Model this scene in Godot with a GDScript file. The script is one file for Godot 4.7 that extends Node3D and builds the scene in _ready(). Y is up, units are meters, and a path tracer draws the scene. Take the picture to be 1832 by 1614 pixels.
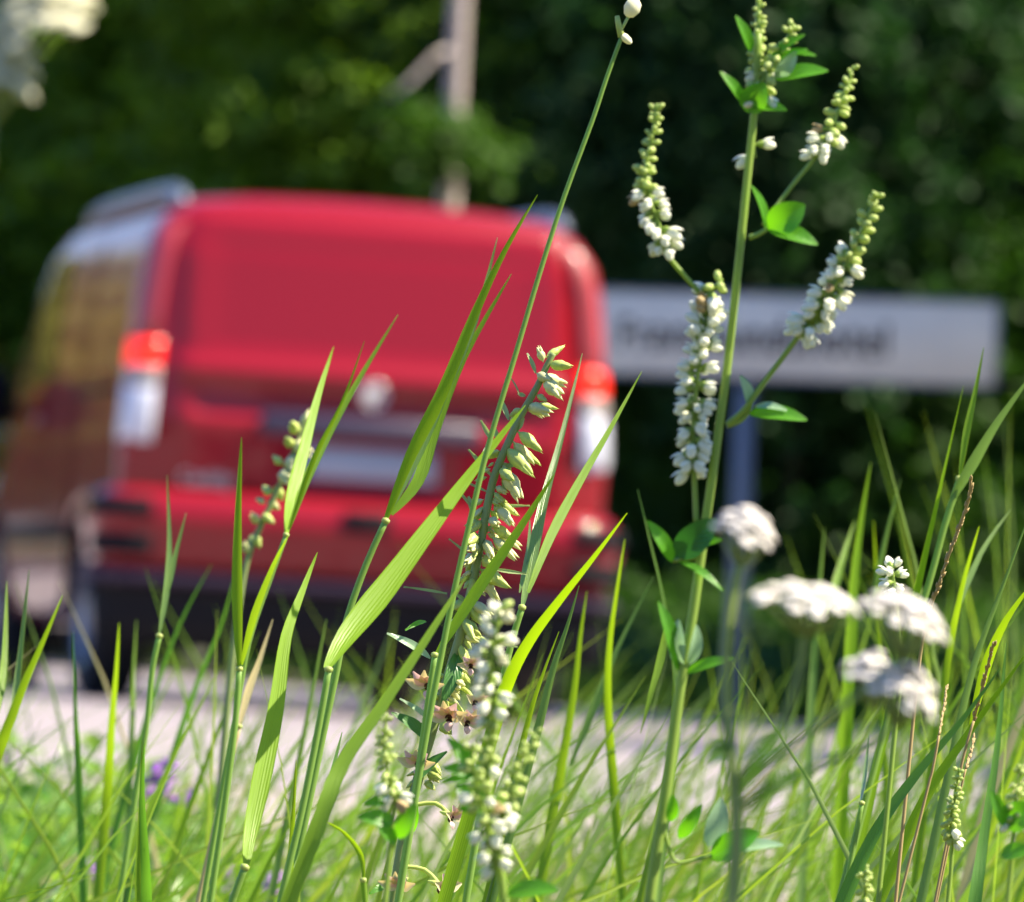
extends Node3D
# A verge with sweet clover and helleborine in focus; a red van, a road sign and a wood far behind.

const S := 0.00022 / 3.5          # radians per photo pixel (1832 x 1614)
const ROLL := 0.0489
const PITCH := 0.02244
const EYE := Vector3(0, 0.27, 0)
const HALF_LENS := 0.0041         # half the aperture, for reference
var cam_x: Vector3
var cam_y: Vector3
var cam_f: Vector3
var rng := RandomNumberGenerator.new()
var used := {}
var M := {}

# ------------------------------------------------------------------ helpers
func lin(r: float, g: float, b: float) -> Color:
	return Color(r, g, b).linear_to_srgb()

func mat(r: float, g: float, b: float, rough := 0.6, spec := 0.5) -> StandardMaterial3D:
	var m := StandardMaterial3D.new()
	m.albedo_color = lin(r, g, b)
	m.roughness = rough
	m.metallic_specular = spec
	m.cull_mode = BaseMaterial3D.CULL_DISABLED
	return m

func leafy(r: float, g: float, b: float, br: float, bg: float, bb: float, rough := 0.45, spec := 0.45) -> StandardMaterial3D:
	var m := mat(r, g, b, rough, spec)
	m.backlight_enabled = true
	m.backlight = lin(br, bg, bb)
	return m

func ground_y(x: float, z: float) -> float:
	return -0.0157 * clampf(x, -14.0, 14.0) - 0.004

func at(x: float, y: float, d: float) -> Vector3:
	return EYE + cam_f * d + cam_x * ((x - 916.0) * S * d) + cam_y * ((807.0 - y) * S * d)

func numbered(called: String) -> String:
	var n: int = used.get(called, -1) + 1
	used[called] = n
	return called if n == 0 else "%s_%03d" % [called, n]

func tag(o: Node, label: String, category: String, group := "", kind := "") -> void:
	if label: o.set_meta("label", label)
	if category: o.set_meta("category", category)
	if group: o.set_meta("group", group)
	if kind: o.set_meta("kind", kind)

func thing(called: String, label: String, category: String, base: Vector3, turn := 0.0, group := "") -> Node3D:
	var o := Node3D.new()
	o.name = numbered(called)
	add_child(o)
	o.position = base
	o.rotation.y = turn
	tag(o, label, category, group)
	return o

func new_st() -> SurfaceTool:
	var st := SurfaceTool.new()
	st.begin(Mesh.PRIMITIVE_TRIANGLES)
	return st

func mesh_of(st: SurfaceTool, m: Material) -> ArrayMesh:
	st.generate_normals()
	st.set_material(m)
	return st.commit()

func put(called: String, me: Mesh, parent: Node, pos := Vector3.ZERO) -> MeshInstance3D:
	var o := MeshInstance3D.new()
	o.name = called if parent != self else numbered(called)
	o.mesh = me
	o.position = pos
	parent.add_child(o, true)
	return o

func obj(called: String, st: SurfaceTool, m: Material, parent: Node, pos := Vector3.ZERO) -> MeshInstance3D:
	return put(called, mesh_of(st, m), parent, pos)

# a part of a plant whose shape is given in world places
func grown(called: String, st: SurfaceTool, m: Material, parent: Node3D) -> MeshInstance3D:
	return obj(called, st, m, parent, -parent.position)

func tri(st: SurfaceTool, a: Vector3, b: Vector3, c: Vector3, out: Vector3) -> void:
	if (a - c).cross(a - b).dot(out) < 0.0:
		st.add_vertex(a); st.add_vertex(c); st.add_vertex(b)
	else:
		st.add_vertex(a); st.add_vertex(b); st.add_vertex(c)

func quad(st: SurfaceTool, a: Vector3, b: Vector3, c: Vector3, d: Vector3, out: Vector3) -> void:
	tri(st, a, b, c, out)
	tri(st, a, c, d, out)

func quad_uv(st: SurfaceTool, a: Vector3, b: Vector3, c: Vector3, d: Vector3, out: Vector3, uv: Vector4) -> void:
	var p := [a, b, c, d]
	var t := [Vector2(uv.x, uv.y), Vector2(uv.z, uv.y), Vector2(uv.z, uv.w), Vector2(uv.x, uv.w)]
	var order := [0, 1, 2, 0, 2, 3]
	if (a - c).cross(a - b).dot(out) < 0.0: order = [0, 2, 1, 0, 3, 2]
	for k in order:
		st.set_uv(t[k])
		st.add_vertex(p[k])

func vein_tex(kind: int) -> ImageTexture:
	var im := Image.create(64, 64, false, Image.FORMAT_RGB8)
	for y in 64:
		for x in 64:
			var u := absf(x - 31.5) / 32.0
			var v: float
			if kind == 0: v = 0.5 + 0.28 * cos(x / 64.0 * TAU * 7.0) - 0.5 * exp(-u * u * 160.0) + 0.12 * sin(y * 0.9 + x * 0.3)
			else: v = 0.55 + 0.30 * cos((y / 64.0 - u * 0.35) * TAU * 8.0) * smoothstep(0.02, 0.2, u) - 0.5 * exp(-u * u * 200.0)
			im.set_pixel(x, y, Color(v, v, v))
	return ImageTexture.create_from_image(im)

func smooth(pts: Array, n: int) -> Array:
	# Catmull-Rom through the points, n pieces per span
	var r := []
	for i in pts.size() - 1:
		var p0: Vector3 = pts[maxi(i - 1, 0)]
		var p1: Vector3 = pts[i]
		var p2: Vector3 = pts[i + 1]
		var p3: Vector3 = pts[mini(i + 2, pts.size() - 1)]
		for k in n:
			r.append(p1.cubic_interpolate(p2, p0, p3, float(k) / n))
	r.append(pts[-1])
	return r

func along(path: Array, t: float) -> Vector3:
	var f := clampf(t, 0, 1) * (path.size() - 1)
	var i := mini(int(f), path.size() - 2)
	return (path[i] as Vector3).lerp(path[i + 1], f - i)

func tube(st: SurfaceTool, path: Array, r0: float, r1: float, seg := 7, caps := true) -> void:
	var rings := []
	var n := path.size()
	var ref := Vector3(0.31, 0.17, 0.93).normalized()
	for i in n:
		var t: Vector3 = ((path[mini(i + 1, n - 1)] as Vector3) - path[maxi(i - 1, 0)]).normalized()
		var u := t.cross(ref).normalized()
		if u.length() < 0.5: u = t.cross(Vector3.RIGHT).normalized()
		var v := t.cross(u)
		var r := lerpf(r0, r1, float(i) / (n - 1))
		var ring := []
		for k in seg:
			var a := TAU * k / seg
			ring.append((path[i] as Vector3) + (u * cos(a) + v * sin(a)) * r)
		rings.append(ring)
	for i in n - 1:
		for k in seg:
			var k2 := (k + 1) % seg
			var a: Vector3 = rings[i][k]
			quad(st, a, rings[i][k2], rings[i + 1][k2], rings[i + 1][k], a + rings[i][k2] - 2.0 * path[i])
	if caps:
		for e in [0, n - 1]:
			var o: Vector3 = (path[e] as Vector3) - path[1 if e == 0 else n - 2]
			for k in seg:
				tri(st, path[e], rings[e][k], rings[e][(k + 1) % seg], o)

# surface of revolution: prof = [[along, radius], ...] on the axis from a, direction dir
func lathe(st: SurfaceTool, a: Vector3, dir: Vector3, prof: Array, seg := 8, ribs := 0, rib := 0.0) -> void:
	var t := dir.normalized()
	var u := t.cross(Vector3(0.3, 0.9, 0.2)).normalized()
	if t.cross(Vector3(0.3, 0.9, 0.2)).length() < 0.05: u = t.cross(Vector3.RIGHT).normalized()
	var v := t.cross(u)
	for i in prof.size() - 1:
		for k in seg:
			var q := []
			for e in [[i, k], [i, k + 1], [i + 1, k + 1], [i + 1, k]]:
				var an: float = TAU * (e[1] % seg) / seg
				var r: float = prof[e[0]][1]
				if ribs: r *= 1.0 + rib * cos(an * ribs)
				q.append(a + t * prof[e[0]][0] + (u * cos(an) + v * sin(an)) * r)
			var mid: Vector3 = a + t * 0.5 * (prof[i][0] + prof[i + 1][0])
			var c: Vector3 = (q[0] + q[1] + q[2] + q[3]) / 4.0
			var slope: float = prof[i][1] - prof[i + 1][1]
			quad(st, q[0], q[1], q[2], q[3], (c - mid) + t * slope * 0.5)

func box(st: SurfaceTool, c: Vector3, s: Vector3, bev := 0.0) -> void:
	var h := s / 2.0
	var b := minf(bev, minf(h.x, minf(h.y, h.z)) * 0.9)
	if b <= 0.0: b = 0.0005
	# chamfered box: 6 faces, 12 edges, 8 corners
	var f := func(sx, sy, sz, ax):
		var p := Vector3(sx * h.x, sy * h.y, sz * h.z)
		for k in 3:
			if k != ax: p[k] -= signf(p[k]) * b
		return c + p
	for ax in 3:
		var a1 := (ax + 1) % 3
		var a2 := (ax + 2) % 3
		for s0 in [-1, 1]:
			var q := []
			for e in [[-1, -1], [1, -1], [1, 1], [-1, 1]]:
				var sg := [0, 0, 0]
				sg[ax] = s0; sg[a1] = e[0]; sg[a2] = e[1]
				q.append(f.call(sg[0], sg[1], sg[2], ax))
			var o := Vector3.ZERO
			o[ax] = s0
			quad(st, q[0], q[1], q[2], q[3], o)
		for s1 in [-1, 1]:
			for s2 in [-1, 1]:
				var q2 := []
				for e in [[-1, a1], [1, a1], [1, a2], [-1, a2]]:
					var sg2 := [0, 0, 0]
					sg2[ax] = e[0]; sg2[a1] = s1; sg2[a2] = s2
					q2.append(f.call(sg2[0], sg2[1], sg2[2], e[1]))
				var o2 := Vector3.ZERO
				o2[a1] = s1; o2[a2] = s2
				quad(st, q2[0], q2[1], q2[2], q2[3], o2)
	for sx in [-1, 1]:
		for sy in [-1, 1]:
			for sz in [-1, 1]:
				tri(st, f.call(sx, sy, sz, 0), f.call(sx, sy, sz, 1), f.call(sx, sy, sz, 2), Vector3(sx, sy, sz))

# a grass blade: folded ribbon along world points from base to tip
func blade(st: SurfaceTool, pts: Array, w: float, face: Vector3, fold := 0.22, base_w := 0.55, fat := 0.3, twist := 0.0) -> void:
	var p := smooth(pts, 4)
	var n := p.size()
	var rows := []
	for i in n:
		var t := float(i) / (n - 1)
		var tan: Vector3 = ((p[mini(i + 1, n - 1)] as Vector3) - p[maxi(i - 1, 0)]).normalized()
		var side := tan.cross(face.rotated(tan, twist * t)).normalized()
		var nor := side.cross(tan).normalized()
		var prof: float
		if t < fat: prof = lerpf(base_w, 1.0, sin(t / fat * PI / 2))
		else: prof = pow(1.0 - (t - fat) / (1.0 - fat), 0.75)
		var hw := maxf(w * 0.5 * prof, 0.00015)
		rows.append([(p[i] as Vector3) - side * hw, (p[i] as Vector3) - nor * hw * fold * 2.0, (p[i] as Vector3) + side * hw])
	for i in n - 1:
		for k in 2:
			quad_uv(st, rows[i][k], rows[i][k + 1], rows[i + 1][k + 1], rows[i + 1][k], face, Vector4(k * 0.5, float(i) / n, k * 0.5 + 0.5, float(i + 1) / n))

# a leaflet from base to tip
func leaf(st: SurfaceTool, a: Vector3, b: Vector3, w: float, face: Vector3, fold := 0.25, bend := 0.08, blunt := 0.75) -> void:
	var ax := b - a
	var side := ax.cross(face).normalized()
	var nor := side.cross(ax).normalized()
	var n := 8
	var rows := []
	for i in n + 1:
		var t := float(i) / n
		var hw := w * 0.5 * pow(sin(PI * pow(t, 0.85)), blunt) if i > 0 and i < n else 0.0004
		var m := a + ax * t + nor * (sin(PI * t) * bend * ax.length())
		rows.append([m - side * hw + nor * hw * fold, m - side * hw * 0.5 + nor * hw * fold * 0.4, m, m + side * hw * 0.5 + nor * hw * fold * 0.4, m + side * hw + nor * hw * fold])
	for i in n:
		for k in 4:
			quad_uv(st, rows[i][k], rows[i][k + 1], rows[i + 1][k + 1], rows[i + 1][k], nor, Vector4(k * 0.25, float(i) / n, k * 0.25 + 0.25, float(i + 1) / n))

func rotated_face(ang: float) -> Vector3:
	return (-cam_f).rotated(cam_y, ang)

# pixel list [x, y, x, y, ...] to world points, depth running from d to d + dd
func path_at(px: Array, d: float, dd := 0.0) -> Array:
	var r := []
	var n := px.size() / 2
	for i in n:
		r.append(at(px[2 * i], px[2 * i + 1], d + dd * i / maxf(n - 1, 1)))
	return r

# last point carried on down to the ground
func to_ground(path: Array) -> Array:
	var l: Vector3 = path[-1]
	var dir: Vector3 = (l - path[-2]).normalized()
	dir.y = minf(dir.y, -0.55)
	var t := (l.y - ground_y(l.x, l.z)) / -dir.y
	if t <= 0.001: return path
	var e := l + dir * t
	var low := Vector3(lerpf(l.x, e.x, 0.75), ground_y(e.x, e.z) - 0.006, l.z)
	return path + [l.lerp(low, 0.5) + Vector3((e.x - l.x) * 0.1, 0, 0), low]

func scatter(called: String, me: Mesh, places: Array, parent: Node, kind := "stuff") -> MultiMeshInstance3D:
	var mm := MultiMesh.new()
	mm.transform_format = MultiMesh.TRANSFORM_3D
	mm.mesh = me
	mm.instance_count = places.size()
	for i in places.size():
		mm.set_instance_transform(i, places[i])
	var o := MultiMeshInstance3D.new()
	o.name = called if parent != self else numbered(called)
	o.multimesh = mm
	if kind: o.set_meta("kind", kind)
	parent.add_child(o, true)
	return o

func noise_tex(freq: float, octaves: int, c0: Color, c1: Color, sd: int, size := 512) -> NoiseTexture2D:
	var n := FastNoiseLite.new()
	n.noise_type = FastNoiseLite.TYPE_SIMPLEX_SMOOTH
	n.frequency = freq
	n.fractal_octaves = octaves
	n.seed = sd
	var t := NoiseTexture2D.new()
	t.width = size; t.height = size
	t.seamless = true
	t.noise = n
	var g := Gradient.new()
	g.set_color(0, c0); g.set_color(1, c1)
	t.color_ramp = g
	return t

# ------------------------------------------------------------------ the scene
func _ready() -> void:
	rng.seed = 4711
	cam_f = Vector3(0, sin(PITCH), -cos(PITCH))
	var up0 := Vector3(0, cos(PITCH), sin(PITCH))
	cam_x = Vector3.RIGHT * cos(ROLL) + up0 * sin(ROLL)
	cam_y = up0 * cos(ROLL) - Vector3.RIGHT * sin(ROLL)
	camera_and_light()
	materials()
	setting()
	wood()
	sign_board()
	van()
	verge_grass()
	clover_patch()
	grass_stalks()
	helleborines()
	sweet_clovers()
	yarrows()

func camera_and_light() -> void:
	var cam := Camera3D.new()
	cam.name = "camera"
	add_child(cam)
	cam.transform = Transform3D(Basis(cam_x, cam_y, -cam_f), EYE)
	var a := CameraAttributesPhysical.new()
	var focal := 12.0 / (807.0 * S)
	a.frustum_focal_length = focal
	a.frustum_focus_distance = 3.48
	a.frustum_near = 0.1
	a.frustum_far = 600.0
	a.exposure_aperture = focal / 10.6
	cam.attributes = a
	cam.current = true
	var env := Environment.new()
	env.background_mode = Environment.BG_SKY
	var sky := ProceduralSkyMaterial.new()
	sky.sky_top_color = Color(0.30, 0.50, 0.82)
	sky.sky_horizon_color = Color(0.78, 0.86, 0.95)
	sky.sky_curve = 0.16
	sky.ground_bottom_color = Color(0.16, 0.2, 0.1)
	sky.ground_horizon_color = Color(0.5, 0.55, 0.5)
	sky.sky_energy_multiplier = 0.75
	var sk := Sky.new()
	sk.sky_material = sky
	env.sky = sk
	env.tonemap_mode = Environment.TONE_MAPPER_LINEAR
	env.tonemap_exposure = 2.9
	env.sdfgi_enabled = true
	env.ssao_enabled = true
	env.ssil_enabled = true
	var we := WorldEnvironment.new()
	we.name = "world_environment"
	we.environment = env
	add_child(we)
	var sun := DirectionalLight3D.new()
	sun.name = "sun"
	sun.light_energy = 1.6
	sun.light_color = Color(1.0, 0.95, 0.86)
	sun.light_angular_distance = 0.53
	sun.shadow_enabled = true
	var az := deg_to_rad(97.0)
	var el := deg_to_rad(53.0)
	var to_sun := Vector3(sin(az) * cos(el), sin(el), -cos(az) * cos(el))
	add_child(sun)
	sun.look_at_from_position(Vector3.ZERO, -to_sun, Vector3.UP)

func materials() -> void:
	# grass
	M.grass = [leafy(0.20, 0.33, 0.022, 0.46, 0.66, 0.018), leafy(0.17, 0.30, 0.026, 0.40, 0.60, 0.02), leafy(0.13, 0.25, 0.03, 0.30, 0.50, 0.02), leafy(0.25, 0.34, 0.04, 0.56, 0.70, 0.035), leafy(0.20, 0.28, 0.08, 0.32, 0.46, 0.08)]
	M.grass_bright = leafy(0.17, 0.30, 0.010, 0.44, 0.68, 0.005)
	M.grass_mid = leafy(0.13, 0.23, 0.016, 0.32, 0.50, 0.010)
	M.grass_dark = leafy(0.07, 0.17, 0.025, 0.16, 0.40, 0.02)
	M.grass_grey = leafy(0.13, 0.21, 0.06, 0.24, 0.40, 0.06, 0.35)
	M.grass_dry = leafy(0.50, 0.42, 0.20, 0.35, 0.3, 0.14)
	M.culm = leafy(0.20, 0.33, 0.07, 0.30, 0.48, 0.07, 0.45)
	M.ligule = leafy(0.38, 0.46, 0.13, 0.5, 0.5, 0.15)
	M.seed = leafy(0.40, 0.30, 0.13, 0.3, 0.24, 0.1, 0.7)
	# sweet clover
	M.clover_stem = leafy(0.23, 0.34, 0.06, 0.28, 0.38, 0.05, 0.45)
	M.clover_leaf = leafy(0.06, 0.20, 0.010, 0.22, 0.66, 0.008, 0.35, 0.5)
	M.clover_pale = leafy(0.26, 0.40, 0.22, 0.25, 0.42, 0.2, 0.28, 0.7)
	M.clover_dark = leafy(0.02, 0.10, 0.012, 0.03, 0.16, 0.012, 0.4)
	M.petal = leafy(0.86, 0.87, 0.76, 0.7, 0.72, 0.55, 0.6)
	M.bud = leafy(0.44, 0.53, 0.16, 0.36, 0.46, 0.10, 0.5)
	M.calyx = leafy(0.26, 0.36, 0.07, 0.25, 0.38, 0.06, 0.5)
	# helleborine
	M.hel_stem = leafy(0.24, 0.31, 0.11, 0.12, 0.16, 0.05, 0.55)
	M.capsule = leafy(0.52, 0.60, 0.16, 0.34, 0.42, 0.07, 0.42)
	M.capsule_pale = leafy(0.66, 0.66, 0.32, 0.34, 0.38, 0.1, 0.4)
	M.bract = leafy(0.30, 0.38, 0.16, 0.26, 0.36, 0.1, 0.35, 0.6)
	M.sepal = leafy(0.60, 0.55, 0.32, 0.5, 0.38, 0.16, 0.45)
	M.hel_petal = leafy(0.74, 0.50, 0.48, 0.5, 0.3, 0.28, 0.45)
	M.lip = mat(0.10, 0.045, 0.03, 0.3)
	M.hel_leaf = leafy(0.05, 0.14, 0.03, 0.08, 0.24, 0.03, 0.35)
	# yarrow
	M.yarrow = leafy(0.86, 0.83, 0.80, 0.6, 0.56, 0.52, 0.7)
	M.yarrow_eye = mat(0.75, 0.70, 0.55, 0.8)
	M.yarrow_stem = leafy(0.24, 0.32, 0.10, 0.15, 0.2, 0.06, 0.6)
	M.cream = leafy(0.74, 0.73, 0.52, 0.5, 0.5, 0.34, 0.7)
	M.faded = leafy(0.42, 0.32, 0.16, 0.3, 0.24, 0.1, 0.8)
	M.vetch = leafy(0.34, 0.11, 0.50, 0.4, 0.12, 0.6, 0.5)
	M.vetch_pale = leafy(0.48, 0.28, 0.58, 0.4, 0.25, 0.5, 0.5)
	M.weed = [leafy(0.09, 0.19, 0.02, 0.22, 0.42, 0.015, 0.45), leafy(0.13, 0.24, 0.035, 0.28, 0.46, 0.03, 0.4), leafy(0.05, 0.13, 0.02, 0.10, 0.27, 0.02, 0.45)]
	var v0 := vein_tex(0)
	var v1 := vein_tex(1)
	for m in M.grass + [M.grass_bright, M.grass_mid, M.grass_dark, M.grass_grey, M.grass_dry]:
		m.heightmap_enabled = true
		m.heightmap_texture = v0
		m.heightmap_scale = 0.018
	for m in [M.clover_leaf, M.clover_pale, M.clover_dark, M.hel_leaf, M.bract]:
		m.heightmap_enabled = true
		m.heightmap_texture = v1
		m.heightmap_scale = 0.018
	# trees
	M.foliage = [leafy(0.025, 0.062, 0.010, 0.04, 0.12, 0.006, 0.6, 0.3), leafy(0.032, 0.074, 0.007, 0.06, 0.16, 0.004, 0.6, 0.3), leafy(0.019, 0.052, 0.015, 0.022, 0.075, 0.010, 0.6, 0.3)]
	M.bark = mat(0.10, 0.075, 0.06, 0.9)
	M.bark.albedo_texture = noise_tex(0.02, 4, Color(0.6, 0.55, 0.5), Color(1, 1, 1), 5, 256)
	M.bark.uv1_triplanar = true
	M.bark.uv1_scale = Vector3(6, 1.2, 6)
	M.birch = mat(0.78, 0.70, 0.65, 0.75)
	M.birch.albedo_texture = noise_tex(0.03, 4, Color(0.5, 0.46, 0.44), Color(1, 1, 1), 8, 256)
	M.birch.uv1_triplanar = true
	M.birch.uv1_scale = Vector3(1.5, 5, 1.5)
	# van
	M.paint = mat(0.24, 0.0042, 0.0105, 0.35, 0.2)
	M.paint.clearcoat_enabled = true
	M.paint.clearcoat = 0.75
	M.paint.clearcoat_roughness = 0.03
	M.black = mat(0.012, 0.0125, 0.015, 0.75, 0.2)
	M.rubber = mat(0.016, 0.016, 0.017, 0.8)
	M.rim = mat(0.35, 0.35, 0.37, 0.35); M.rim.metallic = 0.7
	M.trim = mat(0.05, 0.035, 0.06, 0.4)
	M.chrome = mat(0.55, 0.52, 0.55, 0.3); M.chrome.metallic = 1.0
	M.lens_red = mat(0.30, 0.004, 0.004, 0.12, 0.6)
	M.lens_red.clearcoat_enabled = true
	M.brake = mat(0.75, 0.03, 0.01, 0.2)
	M.brake.emission_enabled = true
	M.brake.emission = Color(1.0, 0.12, 0.02)
	M.brake.emission_energy_multiplier = 0.55
	M.lens_clear = mat(0.58, 0.60, 0.67, 0.12, 0.8)
	M.lens_smoke = mat(0.34, 0.31, 0.27, 0.15, 0.7)
	M.plate = mat(0.36, 0.40, 0.46, 0.4)
	M.plate_blue = mat(0.03, 0.09, 0.42, 0.35)
	M.glass = mat(0.01, 0.013, 0.016, 0.05, 0.7)
	M.rail = mat(0.18, 0.21, 0.26, 0.35); M.rail.metallic = 0.6
	M.lip_strip = mat(0.05, 0.034, 0.062, 0.5, 0.3)
	# sign
	M.sign = mat(0.76, 0.75, 0.60, 0.5)
	M.sign.albedo_texture = noise_tex(0.012, 3, Color(0.92, 0.92, 0.93), Color(1, 1, 1), 21, 256)
	M.sign.uv1_triplanar = true
	M.sign_text = mat(0.015, 0.015, 0.018, 0.7, 0.2)
	M.steel = mat(0.15, 0.18, 0.22, 0.45); M.steel.metallic = 0.4

# ------------------------------------------------------------------ ground, road
func sheet(called: String, x0: float, x1: float, z0: float, z1: float, lift: float, m: Material, nx: int, nz: int, wob := 0.0) -> void:
	var st := new_st()
	var nf := FastNoiseLite.new()
	nf.seed = 3; nf.frequency = 0.35
	var p := func(i, k):
		var x := lerpf(x0, x1, float(i) / nx)
		var z := lerpf(z0, z1, float(k) / nz)
		if wob > 0.0 and k == nz: z += wob * nf.get_noise_1d(x * 3.0)
		if wob > 0.0 and k == 0: z += wob * nf.get_noise_1d(x * 2.6 + 90.0)
		return Vector3(x, ground_y(x, z) + lift, z)
	for i in nx:
		for k in nz:
			quad(st, p.call(i, k), p.call(i + 1, k), p.call(i + 1, k + 1), p.call(i, k + 1), Vector3.UP)
	var o := obj(called, st, m, self)
	o.set_meta("kind", "structure")

func setting() -> void:
	var soil := mat(0.15, 0.15, 0.05, 0.95)
	soil.albedo_texture = noise_tex(0.03, 5, Color(0.45, 0.45, 0.4), Color(1, 1, 1), 2)
	soil.uv1_triplanar = true
	soil.uv1_world_triplanar = true
	soil.uv1_scale = Vector3(0.8, 0.8, 0.8)
	sheet("ground", -260, 260, -300, 140, -0.012, soil, 80, 40)
	var gravel := mat(0.54, 0.465, 0.44, 0.95)
	gravel.albedo_texture = noise_tex(0.06, 5, Color(0.5, 0.48, 0.47), Color(1, 1, 1), 11)
	gravel.uv1_triplanar = true
	gravel.uv1_world_triplanar = true
	gravel.uv1_scale = Vector3(1.7, 1.7, 1.7)
	sheet("road_shoulder", -60, 60, -17.0, -6.3, -0.004, gravel, 60, 6, 0.5)
	var tar := mat(0.40, 0.355, 0.355, 0.9)
	tar.albedo_texture = noise_tex(0.05, 5, Color(0.62, 0.6, 0.62), Color(1, 1, 1), 12)
	tar.uv1_triplanar = true
	tar.uv1_world_triplanar = true
	tar.uv1_scale = Vector3(0.9, 0.9, 0.9)
	sheet("road", -60, 60, -44.0, -16.4, 0.0, tar, 60, 10, 0.3)
	var st := new_st()
	for i in 22:
		var q := []
		for e in [[i, 0], [i, 1], [i + 1, 1], [i + 1, 0]]:
			var z: float = -40.0 - 2.0 * e[0]
			var x: float = road_edge(z) - 8.0 * e[1]
			q.append(Vector3(x, ground_y(x, z) - 0.005, z))
		quad(st, q[0], q[1], q[2], q[3], Vector3.UP)
	obj("road", st, tar, self).set_meta("kind", "structure")

# right edge of the road where it runs on ahead of the van
func road_edge(z: float) -> float:
	return 0.55 - 0.185 * (-z - 40.0)

func on_road(x: float, z: float) -> bool:
	return z > -82.0 and x < road_edge(z) + 0.15 and x > road_edge(z) - 8.0

# ------------------------------------------------------------------ wood
var clump: ArrayMesh
var clump_mats := []

func leaf_clump(m: Material, sd: int, size: float, n: int) -> ArrayMesh:
	var r := RandomNumberGenerator.new()
	r.seed = sd
	var st := new_st()
	st.set_smooth_group(-1)
	for i in n:
		var d := Vector3(r.randfn(), r.randfn() * 0.7, r.randfn()).normalized()
		var c := d * r.randf_range(0.02, 0.16) * size / 0.075
		var ax := Vector3(r.randfn(), r.randfn() * 0.5 - 0.4, r.randfn()).normalized() * size * r.randf_range(0.7, 1.2)
		var sd2 := ax.cross(Vector3(r.randfn(), r.randfn() + 1.5, r.randfn())).normalized() * size * 0.36
		var up := sd2.cross(ax).normalized() * size * 0.10
		tri(st, c, c + ax * 0.5 + sd2 + up, c + ax, up)
		tri(st, c, c + ax * 0.5 - sd2 + up, c + ax, up)
	return mesh_of(st, m)

func crown(parent: Node3D, c: Vector3, rad: Vector3, n: int, me: Mesh, groups: int) -> void:
	var cs := []
	for i in groups:
		var d := Vector3(rng.randfn(), rng.randfn(), rng.randfn()).normalized() * pow(rng.randf(), 0.45)
		cs.append([c + d * rad, rng.randf_range(0.16, 0.34)])
	var pl := []
	for i in n:
		var g = cs[rng.randi() % groups]
		var s: float = g[1]
		var p: Vector3 = g[0] + Vector3(rng.randfn(), rng.randfn() * 0.6, rng.randfn()) * rad * s
		p.y = maxf(p.y, 0.05)
		pl.append(Transform3D(Basis.from_euler(Vector3(rng.randf_range(-0.5, 0.5), rng.randf() * TAU, rng.randf_range(-0.5, 0.5))).scaled(Vector3.ONE * rng.randf_range(0.8, 1.5)), p))
	scatter("crown", me, pl, parent)

func tree(called: String, label: String, category: String, base: Vector3, r: float, h: float, low: float, width: float, n: int, kind: int, bark: Material, group := "trees at the edge of the wood", lean := 0.0) -> Node3D:
	var t := thing(called, label, category, base, 0.0, group)
	var st := new_st()
	var path := []
	for i in 9:
		var f := i / 8.0
		path.append(Vector3(lean * f * h + 0.05 * sin(f * 5.0 + base.x) * f, f * h * 0.95, 0.05 * cos(f * 4.0 + base.z) * f))
	tube(st, path, r, r * 0.25, 10)
	var tr := obj("trunk", st, bark, t)
	for b in 5:
		var bs := new_st()
		var f := lerpf(maxf(low / h, 0.12), 0.85, b / 4.0)
		var p := along(path, f)
		var a := rng.randf() * TAU
		var l := width * rng.randf_range(0.5, 0.8)
		var e := p + Vector3(cos(a) * l, l * rng.randf_range(0.2, 0.6), sin(a) * l)
		tube(bs, [p, p.lerp(e, 0.5) + Vector3(0, -0.05 * l, 0), e], r * (1.0 - f) * 0.5 + 0.008, 0.006, 6)
		obj("limb", bs, bark, tr)
	crown(t, Vector3(lean * h * 0.6, (low + h) / 2.0, 0), Vector3(width, (h - low) / 2.0, width), n, clump_mats[kind], 26)
	return t

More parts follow.
